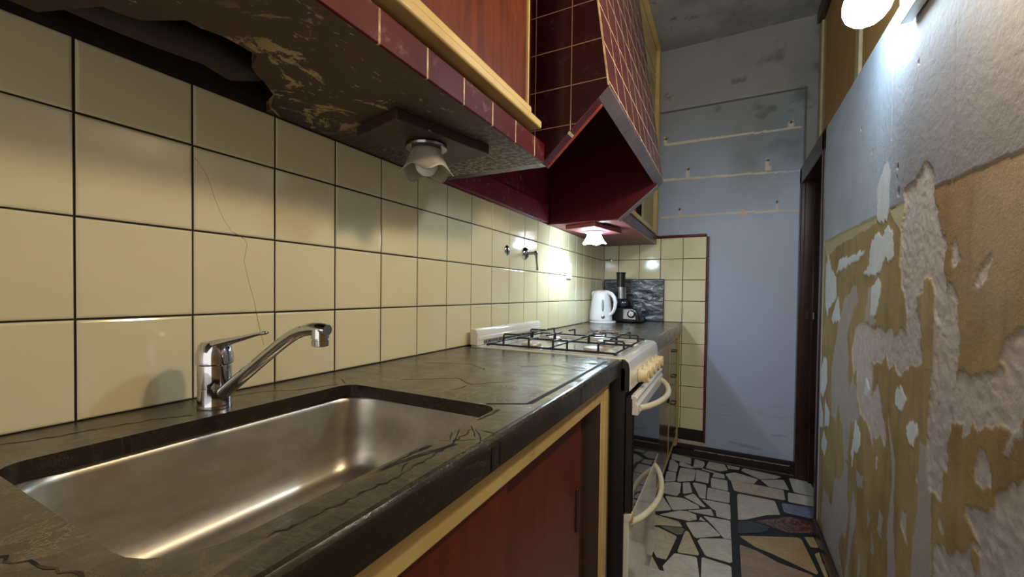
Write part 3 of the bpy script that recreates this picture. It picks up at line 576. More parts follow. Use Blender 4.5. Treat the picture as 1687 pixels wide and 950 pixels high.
# door in the right wall
d1 = bpy.data.objects.new('door_1', None); COL.objects.link(d1); d1.location = (XR, 2.8, 0); struct(d1)
b = MB(); b.box(XR - 0.008, 1.40, 2.432, 2.475, 0.0, 1.93); b.box(XR + 0.01, 1.40, 3.075, YE - 0.002, 0.0, 1.93); b.box(XR - 0.008, XR + 0.018, 3.09, YE - 0.002, 0.0, 1.93)
b.box(XR - 0.008, 1.40, 2.432, YE - 0.002, 1.835, 1.937); b.box(1.30, 1.40, 3.05, 3.08, 0, 1.84)
b.build('door_frame', M['brown_dark'], d1, bevel=0.004)
b = MB(); b.box(1.335, 1.375, 2.476, 3.05, 0.008, 1.834); leaf = b.build('door_leaf', M['door_leaf'], d1, bevel=0.003)
b = MB(); b.box(XR + 0.004, XR + 0.0105, 3.092, 3.10, 1.80, 1.84); b.tube([(1.31, 3.0495, 1.0), (1.31, 3.0495, 1.04)], 0.008, 8)
b.box(1.272, 1.288, 3.073, 3.0755, 1.0, 1.05); b.build('strike_plate', M['dull_chrome'], d1)

# ================================================================== LOFT CUPBOARD above the right wall
lc = thing('loft_cupboard', 'oak veneered cupboard with cream frame strips above the stripped wall', 'cupboard', (1.34, 2.5, 1.94))
b = MB(); b.box(1.345, 1.48, YB, YE - 0.004, 1.94, 2.86); b.build('carcass', M['brownboard'], lc)
def lbox(name, y0, y1, z0, z1, m, x0=1.318, x1=1.345): b = MB(); b.box(x0, x1, y0, y1, z0, z1); return b.build(name, m, lc, bevel=0.003)
lbox('frame_strip', 3.075, YE - 0.004, 1.94, 2.86, M['cream_pale']); lbox('frame_strip', 3.02, 3.062, 1.94, 2.79, M['cream_pale'], 1.328)
lbox('frame_strip', 2.245, 2.305, 1.94, 2.79, M['cream_pale']); lbox('frame_strip', 1.50, 1.56, 1.94, 2.79, M['cream_pale'])
lbox('door', 2.325, 3.0, 1.95, 2.785, M['oak'], 1.326); lbox('door', 1.58, 2.225, 1.95, 2.785, M['oak'], 1.326); lbox('door', YB, 1.48, 1.95, 2.785, M['oak'], 1.326)
lbox('cornice', YB, YE - 0.05, 2.795, 2.868, M['brown_dark'], 1.30)

# ================================================================== NEAR WALL CABINET
wc = thing('wall_cabinet', 'near wall cabinet with sliding mahogany door, cream track and maroon tile skirt', 'cabinet', (0.19, 0.3, 1.5))
outer = [(0.002, YB), (0.3785, YB), (0.3785, 1.064), (0.002, 1.064), (0.002, 0.52), (0.05, 0.505)] + [(x, y) for x, y in HOLE[::-1]] + [(0.035, 0.10), (0.002, 0.06)]
slab('soffit', outer, [], 1.5, 1.52, M['soffit'], wc, bevel=0)
b = MB(); b.box(0.002, 0.34, YB, 1.05, 1.70, 2.87); b.box(0.25, 0.34, YB, 1.05, 1.521, 1.70); b.box(0.002, 0.25, 0.55, 1.05, 1.521, 1.70); b.box(0.002, 0.25, YB, 0.0, 1.521, 1.70)
b.build('carcass', M['void'], wc)
b = MB(); b.box(0.379, 0.385, YB, 1.0645, 1.4985, 1.552); b.box(0.3405, 0.3795, YB, 1.0645, 1.521, 1.552); b.build('tile_skirt', M['skirt_tile'], wc, bevel=0.002)
b = MB(); b.box(0.345, 0.405, YB, 0.997, 1.566, 1.586); b.box(0.345, 0.392, YB, 0.962, 1.586, 1.612)
b.build('track_rail', M['cream'], wc, bevel=0.004)
b = MB(); b.box(0.3405, 0.36, YB, 1.06, 1.552, 1.57); b.build('skirt_gap_shade', M['void'], wc)  # near-black strip painting the shadow gap between skirt and rail
def door(y0, y1, x0, x1, par=wc):
    b = MB(); b.box(x0, x1, y0, y1, 1.613, 2.80); return b.build('sliding_door', M['mahogany'], par, bevel=0.003)
door(0.28, 0.942, 0.366, 0.384); door(YB + 0.3, 0.36, 0.346, 0.364)
b = MB(); b.box(0.31, 0.340, 0.947, 1.064, 1.571, 2.87); b.build('end_board', M['maroon_wood'], wc)
b = MB(); b.box(0.372, 0.388, 0.944, 0.951, 1.6, 2.87); b.build('edge_strip', M['cream'], wc)
b = MB(); b.box(0.342, 0.392, YB, 0.944, 2.81, 2.87); b.build('top_rail', M['cream'], wc, bevel=0.003)

pp = MB(); path = [(0.05, 0.02, 1.545)] + [(0.055 + 0.03 * math.sin(i / 9), 0.10 + 0.034 * i, 1.545 - 0.012 * math.sin(i / 3.2)) for i in range(9)] + [(0.075, 0.415, 1.535), (0.072, 0.44, 1.545), (0.068, 0.452, 1.575), (0.066, 0.456, 1.66)]
pp.tube(path, [0.031] * 10 + [0.034, 0.034, 0.033, 0.031], 20)
tag(pp.build('drain_pipe', M['pipe'], smooth=60), 'dusty black drain pipe elbow in the broken hole under the near wall cabinet', 'pipe')

# ================================================================== RANGE HOOD
hd = thing('range_hood', 'maroon tiled angular range hood jutting out over the stove', 'range hood', (0.3, 1.55, 1.5))
TOPX = 0.392
def xz(xt): return [(0.004, 1.503), (0.377, 1.503), (0.561, 1.677), (xt, 2.872), (0.004, 2.872)]
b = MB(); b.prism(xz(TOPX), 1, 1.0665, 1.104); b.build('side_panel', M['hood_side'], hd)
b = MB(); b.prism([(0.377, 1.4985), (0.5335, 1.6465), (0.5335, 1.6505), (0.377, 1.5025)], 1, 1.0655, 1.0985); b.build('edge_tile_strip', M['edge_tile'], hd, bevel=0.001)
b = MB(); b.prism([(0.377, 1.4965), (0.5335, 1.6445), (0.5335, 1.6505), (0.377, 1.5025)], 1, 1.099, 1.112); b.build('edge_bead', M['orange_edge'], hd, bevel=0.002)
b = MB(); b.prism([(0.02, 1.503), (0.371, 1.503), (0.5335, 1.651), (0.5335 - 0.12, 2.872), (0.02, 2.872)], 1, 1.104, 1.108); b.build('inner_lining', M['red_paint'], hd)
far = 2.0
b = MB(); b.prism([(0.019, 1.4985), (0.371, 1.4985), (0.545, 1.640), (TOPX - 0.03, 2.872), (0.019, 2.872)], 1, far, 2.045); b.build('side_panel', M['red_paint'], hd)
b = MB(); b.prism([(0.372, 1.4935), (0.549, 1.637), (0.549, 1.642), (0.372, 1.4985)], 1, far - 0.001, 2.05); b.build('edge_tile_strip', pm('grey_edge_tile', '#8c8884', 0.4, c2='#6e6a68', ns=20), hd, bevel=0.001)
s = (0.561 - TOPX) / (2.872 - 1.677); fx = lambda z, o=0: 0.561 - (z - 1.677) * s - o
b = MB(); b.prism([(0.561, 1.677), (TOPX, 2.872), (TOPX - 0.028, 2.872), (0.533, 1.652)], 1, 1.1045, 2.088)
b.prism([(0.562, 1.677), (TOPX + 0.001, 2.872), (TOPX - 0.002, 2.872), (0.558, 1.677)], 1, 1.066, 2.09); b.build('front_panel', M['hood_front'], hd)
b = MB(); b.prism([(0.5345, 1.6475), (0.5625, 1.673), (0.5625, 1.677), (0.5345, 1.6515)], 1, 1.066, 2.09); b.build('lip_tiles', M['lip_tile'], hd, bevel=0.001)

# ================================================================== FAR WALL CABINET
fc = thing('wall_cabinet', 'far wall cabinet with cream frame between the hood and the far wall', 'cabinet', (0.19, 2.6, 1.5))
fy0, fy1 = 2.053, YE - 0.022
b = MB(); b.box(0.003, 0.376, far + 0.046, fy1, 1.4995, 1.515); b.box(0.003, 0.371, 2.0005, far + 0.045, 1.4935, 1.498); b.build('soffit', M['soffit_far'], fc)
b = MB(); b.box(0.3765, 0.384, fy0, fy1, 1.498, 1.556); b.build('tile_skirt', M['skirt_tile_far'], fc, bevel=0.001)
b = MB(); b.box(0.003, 0.02, fy0, fy1, 1.516, 2.87); b.box(0.02, 0.37, fy1 - 0.02, fy1, 1.516, 2.87); b.box(0.02, 0.344, fy0, 2.66, 1.5165, 1.5705); b.box(0.02, 0.36, fy0, fy1 - 0.02, 2.25, 2.27)
b.build('carcass', M['grey_board'], fc)
b = MB(); b.box(0.345, 0.392, fy0, fy1, 1.562, 1.588); b.box(0.345, 0.380, fy0, fy1, 1.588, 1.60); b.build('bottom_rail', M['cream'], fc, bevel=0.003)
b = MB(); b.box(0.02, 0.345, 2.665, 2.695, 1.516, 2.25); b.build('divider', M['void'], fc)
b = MB(); b.box(0.345, 0.395, 3.06, fy1, 1.557, 2.87); b.build('post', M['cream'], fc, bevel=0.003)
b = MB(); b.box(0.352, 0.368, 2.70, 3.058, 1.601, 2.60); b.build('door', M['beige_board'], fc, bevel=0.002)
b = MB(); b.box(0.345, 0.372, fy0, 3.06, 2.605, 2.66); b.build('middle_rail', M['cream'], fc, bevel=0.003)
b = MB(); b.box(0.345, 0.372, fy0, 3.06, 2.69, 2.80); b.box(0.372, 0.40, fy0, 3.06, 2.845, 2.872); b.box(0.345, 0.372, fy0, 3.06, 2.81, 2.872); b.build('top_rail', M['cream'], fc, bevel=0.003)
b = MB(); b.box(0.33, 0.344, fy0, 3.06, 2.60, 2.87); b.build('back_board', M['void'], fc)
b = MB(); b.lathe([(0.0, 0), (0.026, 0.0), (0.028, 0.03), (0.028, 0.075), (0.022, 0.10), (0.012, 0.112), (0.012, 0.125), (0.014, 0.126), (0.014, 0.142), (0.0, 0.143)], (0.315, 2.575, 1.571), n=24, cap=False)
tag(b.build('bottle', M['red_plastic'], smooth=50), 'small red bottle glimpsed inside the far wall cabinet', 'bottle')

# ================================================================== UNDER-CABINET LAMPS
def lamp(name, label, c, rot, zt, lit, sx=0.125, sy=0.26):
    r = thing(name, label, 'lamp', (c[0], c[1], zt), 'tulip lamps under the wall cabinets')
    ca, sa = math.cos(rot), math.sin(rot)
    b = MB(); b.prism([(c[0] + x * ca - y * sa, c[1] + x * sa + y * ca) for x, y in ((-sx / 2, -sy / 2), (sx / 2, -sy / 2), (sx / 2, sy / 2), (-sx / 2, sy / 2))], 2, zt - 0.022, zt)
    b.build('mounting_board', M['lamp_board'] if not lit else M['soffit_far'], r, bevel=0.002)
    z = zt - 0.022
    b = MB(); b.lathe([(0.0, 0), (0.043, 0.0), (0.048, -0.003), (0.047, -0.008), (0.032, -0.012), (0.0, -0.012)], (c[0], c[1], z), n=36, cap=False)
    b.build('ring', M['dull_chrome'] if not lit else M['white_plastic'], r, smooth=40)
    prof = [(0.033, -0.010), (0.036, -0.022), (0.041, -0.034), (0.047, -0.045), (0.053, -0.055), (0.060, -0.063)]
    def wob(i, a):
        k = (i / 5.0) ** 2; return (1 + 0.06 * k * math.cos(5 * a + 1.28), -(0.003 if lit else 0.008) * k * math.cos(5 * a + 1.28))
    b = MB(); b.lathe(prof, (c[0], c[1], z), n=60, wob=wob, cap=False); sh = b.build('shade', M['shade_lit'] if lit else M['glass_frost'], r, smooth=60, solid=0.0025)
    b = MB(); b.lathe([(0.0, -0.070)] + [(0.026 * math.sin(t), -0.044 - 0.026 * math.cos(t)) for t in [math.pi * i / 12 for i in range(1, 9)]] + [(0.014, -0.02), (0.014, -0.011)], (c[0], c[1], z), n=28)
    b.build('bulb', M['bulb_hood'] if lit else M['bulb_off'], r, smooth=60); return r
lamp('tulip_lamp', 'unlit frosted tulip lamp on a square board under the near wall cabinet', (0.215, 0.765), -0.22, 1.4995, False, 0.15, 0.265)
lamp('tulip_lamp', 'glowing tulip lamp on a board under the far wall cabinet', (0.205, 2.17), -0.22, 1.493, True, 0.17, 0.30)
# ================================================================== WORKTOPS
def ribbon(b, pts, w, z, mi, sub=5, amp=0.003):
    P = []
    for i in range(len(pts) - 1):
        sub = max(1, int(math.hypot(pts[i + 1][0] - pts[i][0], pts[i + 1][1] - pts[i][1]) / 0.007))
        for k in range(sub):
            t = k / sub; P.append((pts[i][0] + (pts[i + 1][0] - pts[i][0]) * t, pts[i][1] + (pts[i + 1][1] - pts[i][1]) * t))
    P.append(pts[-1]); P = [p for p in P if not (0.13 < p[0] < 0.503 and 0.128 < p[1] < 0.623)]; n = len(P); L, Rr = [], []
    if n < 2: return
    for i, p in enumerate(P):
        a = P[max(i - 1, 0)]; c = P[min(i + 1, n - 1)]; dx, dy = c[0] - a[0], c[1] - a[1]; q = math.hypot(dx, dy) or 1
        nx, ny = -dy / q, dx / q; j = random.uniform(-amp, amp) * (0 < i < n - 1); h = w * random.uniform(0.35, 1.0) * (0.25 + 0.75 * (0 < i < n - 1)) / 2
        L.append((p[0] + nx * (j + h), p[1] + ny * (j + h), z)); Rr.append((p[0] + nx * (j - h), p[1] + ny * (j - h), z))
    b.add(L + Rr, [(i, i + 1, n + i + 1, n + i) for i in range(n - 1)], mi)
def top_extra(b):
    b.prism([(0.53, 0.9045), (0.551, 0.8965), (0.5655, 0.8965), (0.5665, 0.929), (0.5648, 0.936), (0.561, 0.9405), (0.5545, 0.9419), (0.53, 0.9415)], 1, YB, 1.2465, 0)
    for q, w in (([(0.468, 0.6245), (0.531, 0.6615), (0.5345, 0.67)], 0.0045), ([(0.5335, 0.665), (0.535, 0.90), (0.5335, 1.19)], 0.0095), ([(0.05, 1.2255), (0.17, 1.2425), (0.457, 1.209), (0.53, 1.226)], 0.003)):
        n = len(q); L = [(x - w / 2, y + (w / 2 if n == 4 or w < 0.005 else 0), 0.9424) for x, y in q]; Rr = [(x + w / 2, y - (w / 2 if n == 4 or w < 0.005 else 0), 0.9424) for x, y in q]
        b.add(L + Rr, [(i, i + 1, n + i + 1, n + i) for i in range(n - 1)], 1)
    for i, q in enumerate(CRACKS):
        wide = i in (4, 5, 10)
        if wide: ribbon(b, q, 0.009, 0.9421, 2, 7, 0.0012)
        ribbon(b, [(x + (0.003 if wide else 0), y + (0.002 if wide else 0)) for x, y in q], 0.0024, 0.9423, 1, 7, 0.0006)
        if wide: ribbon(b, [(x - 0.0035, y - 0.002) for x, y in q], 0.0016, 0.9423, 1, 7, 0.0012)
    for q in ([(0.30, 0.07), (0.40, 0.10), (0.50, 0.125), (0.562, 0.15)], [(0.52, 0.2), (0.535, 0.33), (0.53, 0.42), (0.52, 0.50)], [(0.02, 0.1), (0.06, 0.2), (0.08, 0.30), (0.11, 0.34)],
              [(0.03, 0.42), (0.06, 0.5), (0.09, 0.52), (0.12, 0.60)], [(0.2, 0.7), (0.3, 0.78), (0.36, 0.74), (0.43, 0.82)], [(0.1, 0.9), (0.22, 0.95), (0.3, 0.9)], [(0.36, 0.98), (0.42, 1.05), (0.5, 1.02)]):
        ribbon(b, q, 0.0035, 0.9423, 2)
    for y, w in ((0.475, 0.006), (0.498, 0.004), (0.86, 0.003)):
        b.box(0.5668, 0.5672, y, y + w, 0.899, 0.932, 1)
XO, XN = 0.556, 0.0005
sink_hole = rrect(0.137, 0.499, 0.134, 0.617, [0.03, 0.028, 0.03, 0.06], 6)
wt = slab('worktop', [(XN, YB), (XO, YB), (XO, 1.2465), (XN, 1.2465)], [sink_hole], 0.918, 0.942, [M['stone'], M['stone_gap'], M['stone_crack']], None, 0.0011, top_extra)
tag(wt, 'black marble worktop with the sink and drainer groove, left of the stove', 'worktop')
b = MB(); b.box(0.0005, 0.555, 1.826, YE - 0.0105, 0.905, 0.942)
b.prism([(0.53, 0.905), (0.551, 0.884), (0.5655, 0.884), (0.5665, 0.929), (0.5648, 0.936), (0.561, 0.9405), (0.5545, 0.9419), (0.53, 0.9415)], 1, 1.826, YE - 0.0105)
tag(b.build('worktop', M['stone'], bevel=0.0011, smooth=35), 'short dark worktop beyond the stove, carrying the white kettle', 'worktop')

# ------------------------------------------------------------------ sink
sk = thing('kitchen_sink', 'long brushed steel undermount sink in the black marble worktop', 'sink', (0.31, 0.4, 0.904))
b = MB(); loops = []
for ins, z, rad in ((-0.010, 0.9175, 0.078), (0.0, 0.917, 0.075), (0.0035, 0.9145, 0.073), (0.006, 0.905, 0.072), (0.012, 0.84, 0.070), (0.018, 0.805, 0.068), (0.026, 0.782, 0.066), (0.038, 0.769, 0.062), (0.058, 0.764, 0.055), (0.10, 0.762, 0.03), (0.14, 0.760, 0.012)):
    loops.append([(x, y, z) for x, y in rrect(0.126 + ins, 0.513 - ins, 0.126 + ins, 0.650 - ins, rad, 8)])
n = len(loops[0])
for L in loops: b.v += L
for i in range(len(loops) - 1):
    for k in range(n): b.f.append((i * n + k, i * n + (k + 1) % n, (i + 1) * n + (k + 1) % n, (i + 1) * n + k)); b.mi.append(0)
b.f.append(tuple(range((len(loops) - 1) * n, len(loops) * n))); b.mi.append(0)
b.build('basin', M['steel'], sk, smooth=60)
b = MB(); b.lathe([(0, 0), (0.04, 0), (0.043, 0.002), (0.036, 0.004), (0.03, 0.002), (0.0, 0.002)], (0.31, 0.40, 0.7605), n=32, cap=False); b.build('strainer', M['chrome'], sk, smooth=40)

# ------------------------------------------------------------------ mixer tap
fa = thing('mixer_tap', 'chrome single lever mixer tap behind the sink', 'tap', (0.085, 0.382, 0.942))
c = (0.085, 0.382, 0.942)
b = MB(); b.lathe([(0, 0.0005), (0.0245, 0.0005), (0.0250, 0.003), (0.0242, 0.006), (0.0238, 0.034), (0.0230, 0.0345), (0.0230, 0.0365), (0.0240, 0.037), (0.0243, 0.070), (0.0240, 0.0715), (0, 0.0715)], c, n=48, cap=False)
b.build('body', M['chrome'], fa, smooth=35)
b = MB(); b.lathe([(0, 0.0725), (0.0255, 0.0725), (0.0272, 0.074), (0.0268, 0.088), (0.0225, 0.104), (0.018, 0.109), (0.0, 0.1105)], c, n=48, cap=False); cap = b.build('lever_cap', M['chrome'], fa, smooth=35)
dr = Vector((0.985, 0.17, 0)).normalized(); C0 = Vector(c)
b = MB(); b.tube([C0 + dr * t + Vector((0, 0, h)) for t, h in ((-0.012, 0.100), (0.012, 0.106), (0.035, 0.1115), (0.065, 0.1185), (0.095, 0.126), (0.110, 0.1285), (0.114, 0.129))], [0.016, 0.017, 0.0125, 0.0088, 0.0065, 0.0062, 0.003], 16, flat=0.5)
b.build('lever', M['chrome'], fa, smooth=60)
sp = [(0.012, 0.020), (0.03, 0.033), (0.06, 0.055), (0.09, 0.077), (0.12, 0.099), (0.145, 0.1165), (0.165, 0.1285), (0.182, 0.135), (0.20, 0.138), (0.215, 0.1375), (0.226, 0.1365)]
ds = Vector((0.985, 0.19, 0)).normalized()
b = MB(); b.tube([C0 + ds * t + Vector((0, 0, h)) for t, h in sp], [0.0125, 0.0122, 0.0118, 0.0112, 0.011, 0.011, 0.011, 0.0112, 0.0118, 0.0122, 0.010], 20, flat=0.85)
b.build('spout', M['chrome'], fa, smooth=60)
b = MB(); e = C0 + ds * 0.213; b.lathe([(0, 0.138), (0.0125, 0.138), (0.0128, 0.124), (0.0112, 0.1235), (0.0112, 0.1215), (0.0124, 0.121), (0.0120, 0.1125), (0.0095, 0.1115), (0, 0.1135)], e, n=32, cap=False); b.build('aerator', M['chrome'], fa, smooth=35)

# ================================================================== BASE CABINETS
bc = thing('base_cabinet', 'sink base cabinet with dark red sliding doors in a cream frame', 'cabinet', (0.28, 0.3, 0.0))
b = MB(); b.box(0.003, 0.02, YB, 1.24, 0.1, 0.90); b.box(0.02, 0.50, YB, 1.24, 0.10, 0.118); b.box(0.02, 0.50, 1.222, 1.24, 0.118, 0.90); b.box(0.45, 0.49, YB, 1.24, 0.001, 0.10)
b.build('carcass', M['brownboard'], bc)
b = MB(); b.box(0.50, 0.548, YB, 1.155, 0.846, 0.8835); b.box(0.515, 0.552, YB, 1.155, 0.876, 0.8955); b.build('top_rail', M['cream'], bc, bevel=0.0025)
b = MB(); b.box(0.503, 0.551, 1.118, 1.155, 0.10, 0.876); b.box(0.5445, 0.5475, 1.095, 1.1175, 0.10, 0.846); b.build('post', M['cream'], bc, bevel=0.002)
b = MB(); b.box(0.49, 0.535, 1.156, 1.236, 0.10, 0.896); b.build('end_board', M['taupe'], bc, bevel=0.002)
b = MB(); b.box(0.46, 0.503, 0.995, 1.0945, 0.118, 0.846); b.box(0.46, 0.544, 1.095, 1.1175, 0.118, 0.846); b.build('inner_board_post_shade', M['brownboard'], bc)  # second box is the cream post's side, browned to stand for shadow
b = MB(); b.box(0.523, 0.539, -0.20, 0.576, 0.125, 0.845); b.build('sliding_door', M['redwood'], bc, bevel=0.004, seg=1)
b = MB(); b.box(0.504, 0.520, 0.50, 1.008, 0.125, 0.845); sd = b.build('sliding_door', M['redwood'], bc, bevel=0.002)
b = MB(); b.prism(rrect(0.972, 0.990, 0.545, 0.655, 0.008, 5), 0, 0.5202, 0.5235); b.build('finger_pull', M['black_enamel'], sd, bevel=0.001)
b = MB(); b.box(0.50, 0.548, YB, 1.095, 0.10, 0.124); b.build('bottom_rail', M['cream'], bc, bevel=0.002)

fb = thing('base_cabinet', 'far base cabinet with four glossy brown drawers and a door, beyond the stove', 'cabinet', (0.28, 2.5, 0.0))
b = MB(); b.box(0.003, 0.02, 1.83, YE - 0.01, 0.1, 0.90); b.box(0.02, 0.50, 1.83, YE - 0.01, 0.14, 0.158); b.box(0.02, 0.50, 1.83, 1.85, 0.158, 0.90); b.box(0.02, 0.50, YE - 0.03, YE - 0.01, 0.158, 0.90)
b.build('carcass', M['brownboard'], fb)
b = MB(); b.box(0.45, 0.495, 1.83, YE - 0.025, 0.001, 0.14); b.build('toe_kick', M['base_dark'], fb)
b = MB(); b.box(0.503, 0.553, 1.828, YE - 0.012, 0.845, 0.883); b.build('top_rail', M['cream'], fb, bevel=0.002)
b = MB(); b.box(0.503, 0.553, 3.075, YE - 0.012, 0.09, 0.845); b.box(0.503, 0.548, 3.045, 3.075, 0.09, 0.845); b.build('post', M['cream'], fb, bevel=0.002)
b = MB(); b.box(0.503, 0.549, 1.93, YE - 0.02, 0.14, 0.166); b.build('bottom_rail', M['cream'], fb, bevel=0.002)
b = MB(); b.box(0.503, 0.549, 2.605, 2.625, 0.166, 0.845); b.build('stile', M['cream'], fb, bevel=0.002)
b = MB(); b.box(0.503, 0.549, 1.828, 2.13, 0.10, 0.845); b.build('stile', M['maroon_wood'], fb, bevel=0.002)
b = MB(); b.box(0.525, 0.547, 2.133, 2.602, 0.168, 0.843); dd = b.build('door', M['farwood'], fb, bevel=0.001)
b = MB(); b.box(0.5475, 0.555, 2.567, 2.58, 0.50, 0.585); b.build('handle', M['black_enamel'], dd, bevel=0.002)
zz = [0.168, 0.345, 0.52, 0.69, 0.843]
for i in range(4):
    b = MB(); b.box(0.525, 0.547, 2.627, 3.043, zz[i] + (0.006 if i else 0), zz[i + 1] - 0.006); dw = b.build('drawer', M['farwood'], fb, bevel=0.001)
    zc = (zz[i] + zz[i + 1]) / 2 + 0.01
    b = MB(); b.tube([(0.546, 2.79, zc), (0.562, 2.79, zc), (0.562, 2.88, zc), (0.546, 2.88, zc)], 0.004, 8); b.build('handle', M['black_enamel'], dw, smooth=40)
for i in (1, 2, 3):
    b = MB(); b.box(0.503, 0.549, 2.626, 3.045, zz[i] - 0.005, zz[i] + 0.005); b.build('divider', M['cream'], fb, bevel=0.001)

# ================================================================== STOVE
y0, y1 = 1.260, 1.818
st = thing('gas_stove', 'white enamel gas stove with black side and glass oven door', 'stove', (0.3, 1.54, 0.0))
b = MB(); b.box(0.02, 0.575, y0, y1, 0.07, 0.915); b.prism([(0.56, 0.915), (0.56, 0.845), (0.5865, 0.845), (0.5865, 0.915), (0.583, 0.931), (0.574, 0.939), (0.56, 0.942)], 1, y0, y0 + 0.004)
b.box(0.05, 0.54, y0 + 0.02, y1 - 0.02, 0.001, 0.07); b.build('body', M['black_enamel'], st, bevel=0.002)
b = MB()
b.box(0.02, 0.58, y0 + 0.002, y1, 0.916, 0.930); b.box(0.02, 0.565, y0, 1.288, 0.930, 0.945); b.box(0.02, 0.565, 1.797, y1, 0.930, 0.945); b.box(0.02, 0.062, 1.288, 1.797, 0.930, 0.945); b.box(0.543, 0.567, 1.288, 1.797, 0.930, 0.945)
b.build('cooktop', M['white_enamel'], st, bevel=0.004, seg=3)
b = MB(); b.prism([(0.02, 0.946), (0.05, 0.946), (0.053, 0.985), (0.049, 0.999), (0.040, 1.005), (0.02, 1.006)], 1, y0 - 0.004, y1 + 0.004); b.prism([(0.05, 0.964), (0.0545, 0.9645), (0.055, 0.978), (0.05, 0.98)], 1, y0 + 0.004, y1 - 0.004)
bgd = b.build('backguard', M['white_enamel'], st, bevel=0.003, seg=3)
b = MB()
for i in range(52): yv = 1.30 + i * 0.0093; b.box(0.0525, 0.0537, yv, yv + 0.0032, 0.949, 0.9625)
b.build('vent_slots', M['void'], bgd)
b = MB(); b.prism([(0.5605, 0.9445), (0.574, 0.9425), (0.5835, 0.934), (0.5880, 0.918), (0.5895, 0.89), (0.5905, 0.8885), (0.5905, 0.852), (0.5885, 0.846), (0.578, 0.843), (0.5605, 0.843)], 1, y0 + 0.0045, y1)
cp = b.build('control_panel', M['white_enamel'], st, bevel=0.0012, smooth=30)
for yk in (1.395, 1.48, 1.565, 1.65, 1.735):
    b = MB(); b.lathe([(0.0, 0), (0.0245, 0.0), (0.0245, 0.004), (0.0215, 0.005), (0.0195, 0.026), (0.017, 0.0285), (0, 0.0285)], (0.5908, yk, 0.873), axis=(1, 0, 0), n=28, cap=False)
    b.box(0.612, 0.6225, yk - 0.0055, yk + 0.0055, 0.855, 0.891)
    b.build('knob', M['cream_plastic'], st, bevel=0.0015, smooth=40)
od = MB(); od.box(0.5755, 0.599, y0 + 0.004, y1 - 0.004, 0.478, 0.826)
oven = od.build('oven_door', M['black_enamel'], st, bevel=0.003)
b = MB(); b.box(0.5993, 0.6015, y0 + 0.008, y1 - 0.008, 0.482, 0.778); b.build('glass', M['glass_black'], oven, bevel=0.001)
b = MB(); b.prism([(0.592, 0.834), (0.604, 0.834), (0.610, 0.828), (0.610, 0.822), (0.606, 0.817), (0.6075, 0.811), (0.613, 0.806), (0.613, 0.775), (0.592, 0.775)], 1, y0 + 0.004, y1 - 0.004); b.build('top_bar', M['white_enamel'], oven, bevel=0.002)
def bow(ya, yb, x0, out, z0, drop, n=18):
    P = [(x0, ya, z0)]
    for i in range(1, n): t = i / n; q = math.sin(math.pi * t) ** 0.75; P.append((x0 + out * q, ya + (yb - ya) * t, z0 - drop * q))
    return P + [(x0, yb, z0)]
b = MB(); b.tube(bow(1.30, 1.775, 0.611, 0.052, 0.790, 0.004), 0.0095, 14); b.build('handle', M['handle_white'], oven, smooth=60)
b = MB(); b.box(0.5755, 0.592, y0 + 0.004, y1 - 0.004, 0.075, 0.455); b.prism([(0.5755, 0.45), (0.5755, 0.468), (0.592, 0.474), (0.598, 0.474), (0.600, 0.466), (0.594, 0.45)], 1, y0 + 0.002, y1 - 0.002)
dw = b.build('warming_drawer', M['white_enamel'], st, bevel=0.002)
b = MB(); b.tube(bow(1.285, 1.765, 0.593, 0.054, 0.440, 0.006), 0.0095, 14); b.build('handle', M['handle_white'], dw, smooth=60)
b = MB(); b.box(0.5925, 0.6005, y0 + 0.003, y0 + 0.03, 0.447, 0.469); b.build('rust_patch', pm('rust', '#b0763a', 0.6, c2='#d8c8a0', ns=60), dw, bevel=0.001)
for (bx, by, br) in ((0.43, 1.425, 0.036), (0.185, 1.43, 0.036), (0.185, 1.665, 0.028), (0.415, 1.66, 0.040)):
    b = MB()
    def teeth(i, a): return (1 + (0.035 * (1 if math.sin(24 * a) > 0 else -1) if i in (3, 4) else 0), 0)
    b.lathe([(0, 0), (br + 0.012, 0), (br + 0.008, 0.004), (br, 0.006), (br * 1.02, 0.012), (br * 1.04, 0.0125), (br * 0.98, 0.0185), (br * 0.8, 0.021), (0, 0.0215)], (bx, by, 0.9305), n=96, wob=teeth, cap=False)
    b.build('burner', M['burner'], st, smooth=30)
def grate(ya, yb, posts_near, posts_far, finger):
    b = MB(); r = 0.0036; xa, xb = 0.072, 0.535; zb = 0.9505; zt = 0.9765
    b.tube([(xa, ya, zb), (xb, ya, zb), (xb, yb, zb), (xa, yb, zb)], r, 8, closed=True)
    for x in posts_near: b.tube([(x, ya, zb - 0.004), (x, ya, zt - 0.004), (x, ya + 0.004, zt), (x, ya + finger, zt)], r * 1.05, 8)
    for x in posts_far: b.tube([(x, yb, zb - 0.004), (x, yb, zt - 0.004), (x, yb - 0.004, zt), (x, yb - finger, zt)], r * 1.05, 8)
    for x, s_ in ((xa, 1), (xb, -1)):
        b.tube([(x, (ya + yb) / 2, zb), (x, (ya + yb) / 2, zt - 0.004), (x + s_ * 0.004, (ya + yb) / 2, zt), (x + s_ * 0.07, (ya + yb) / 2, zt)], r * 1.05, 8)
    for x in ((xa + xb) / 2,): b.tube([(x, ya, zb), (x, yb, zb)], r, 8)
    for x in (xa, xb):
        for y in (ya, yb): b.box(x - 0.005, x + 0.005, y - 0.005, y + 0.005, 0.9452, zb)
    b.build('grate', M['cast_iron'], st, smooth=40)
grate(1.297, 1.535, (0.135, 0.235, 0.325, 0.375, 0.48), (0.135, 0.235, 0.375, 0.48), 0.075)
grate(1.547, 1.787, (0.135, 0.235, 0.375, 0.48), (0.135, 0.235, 0.325, 0.375, 0.48), 0.075)
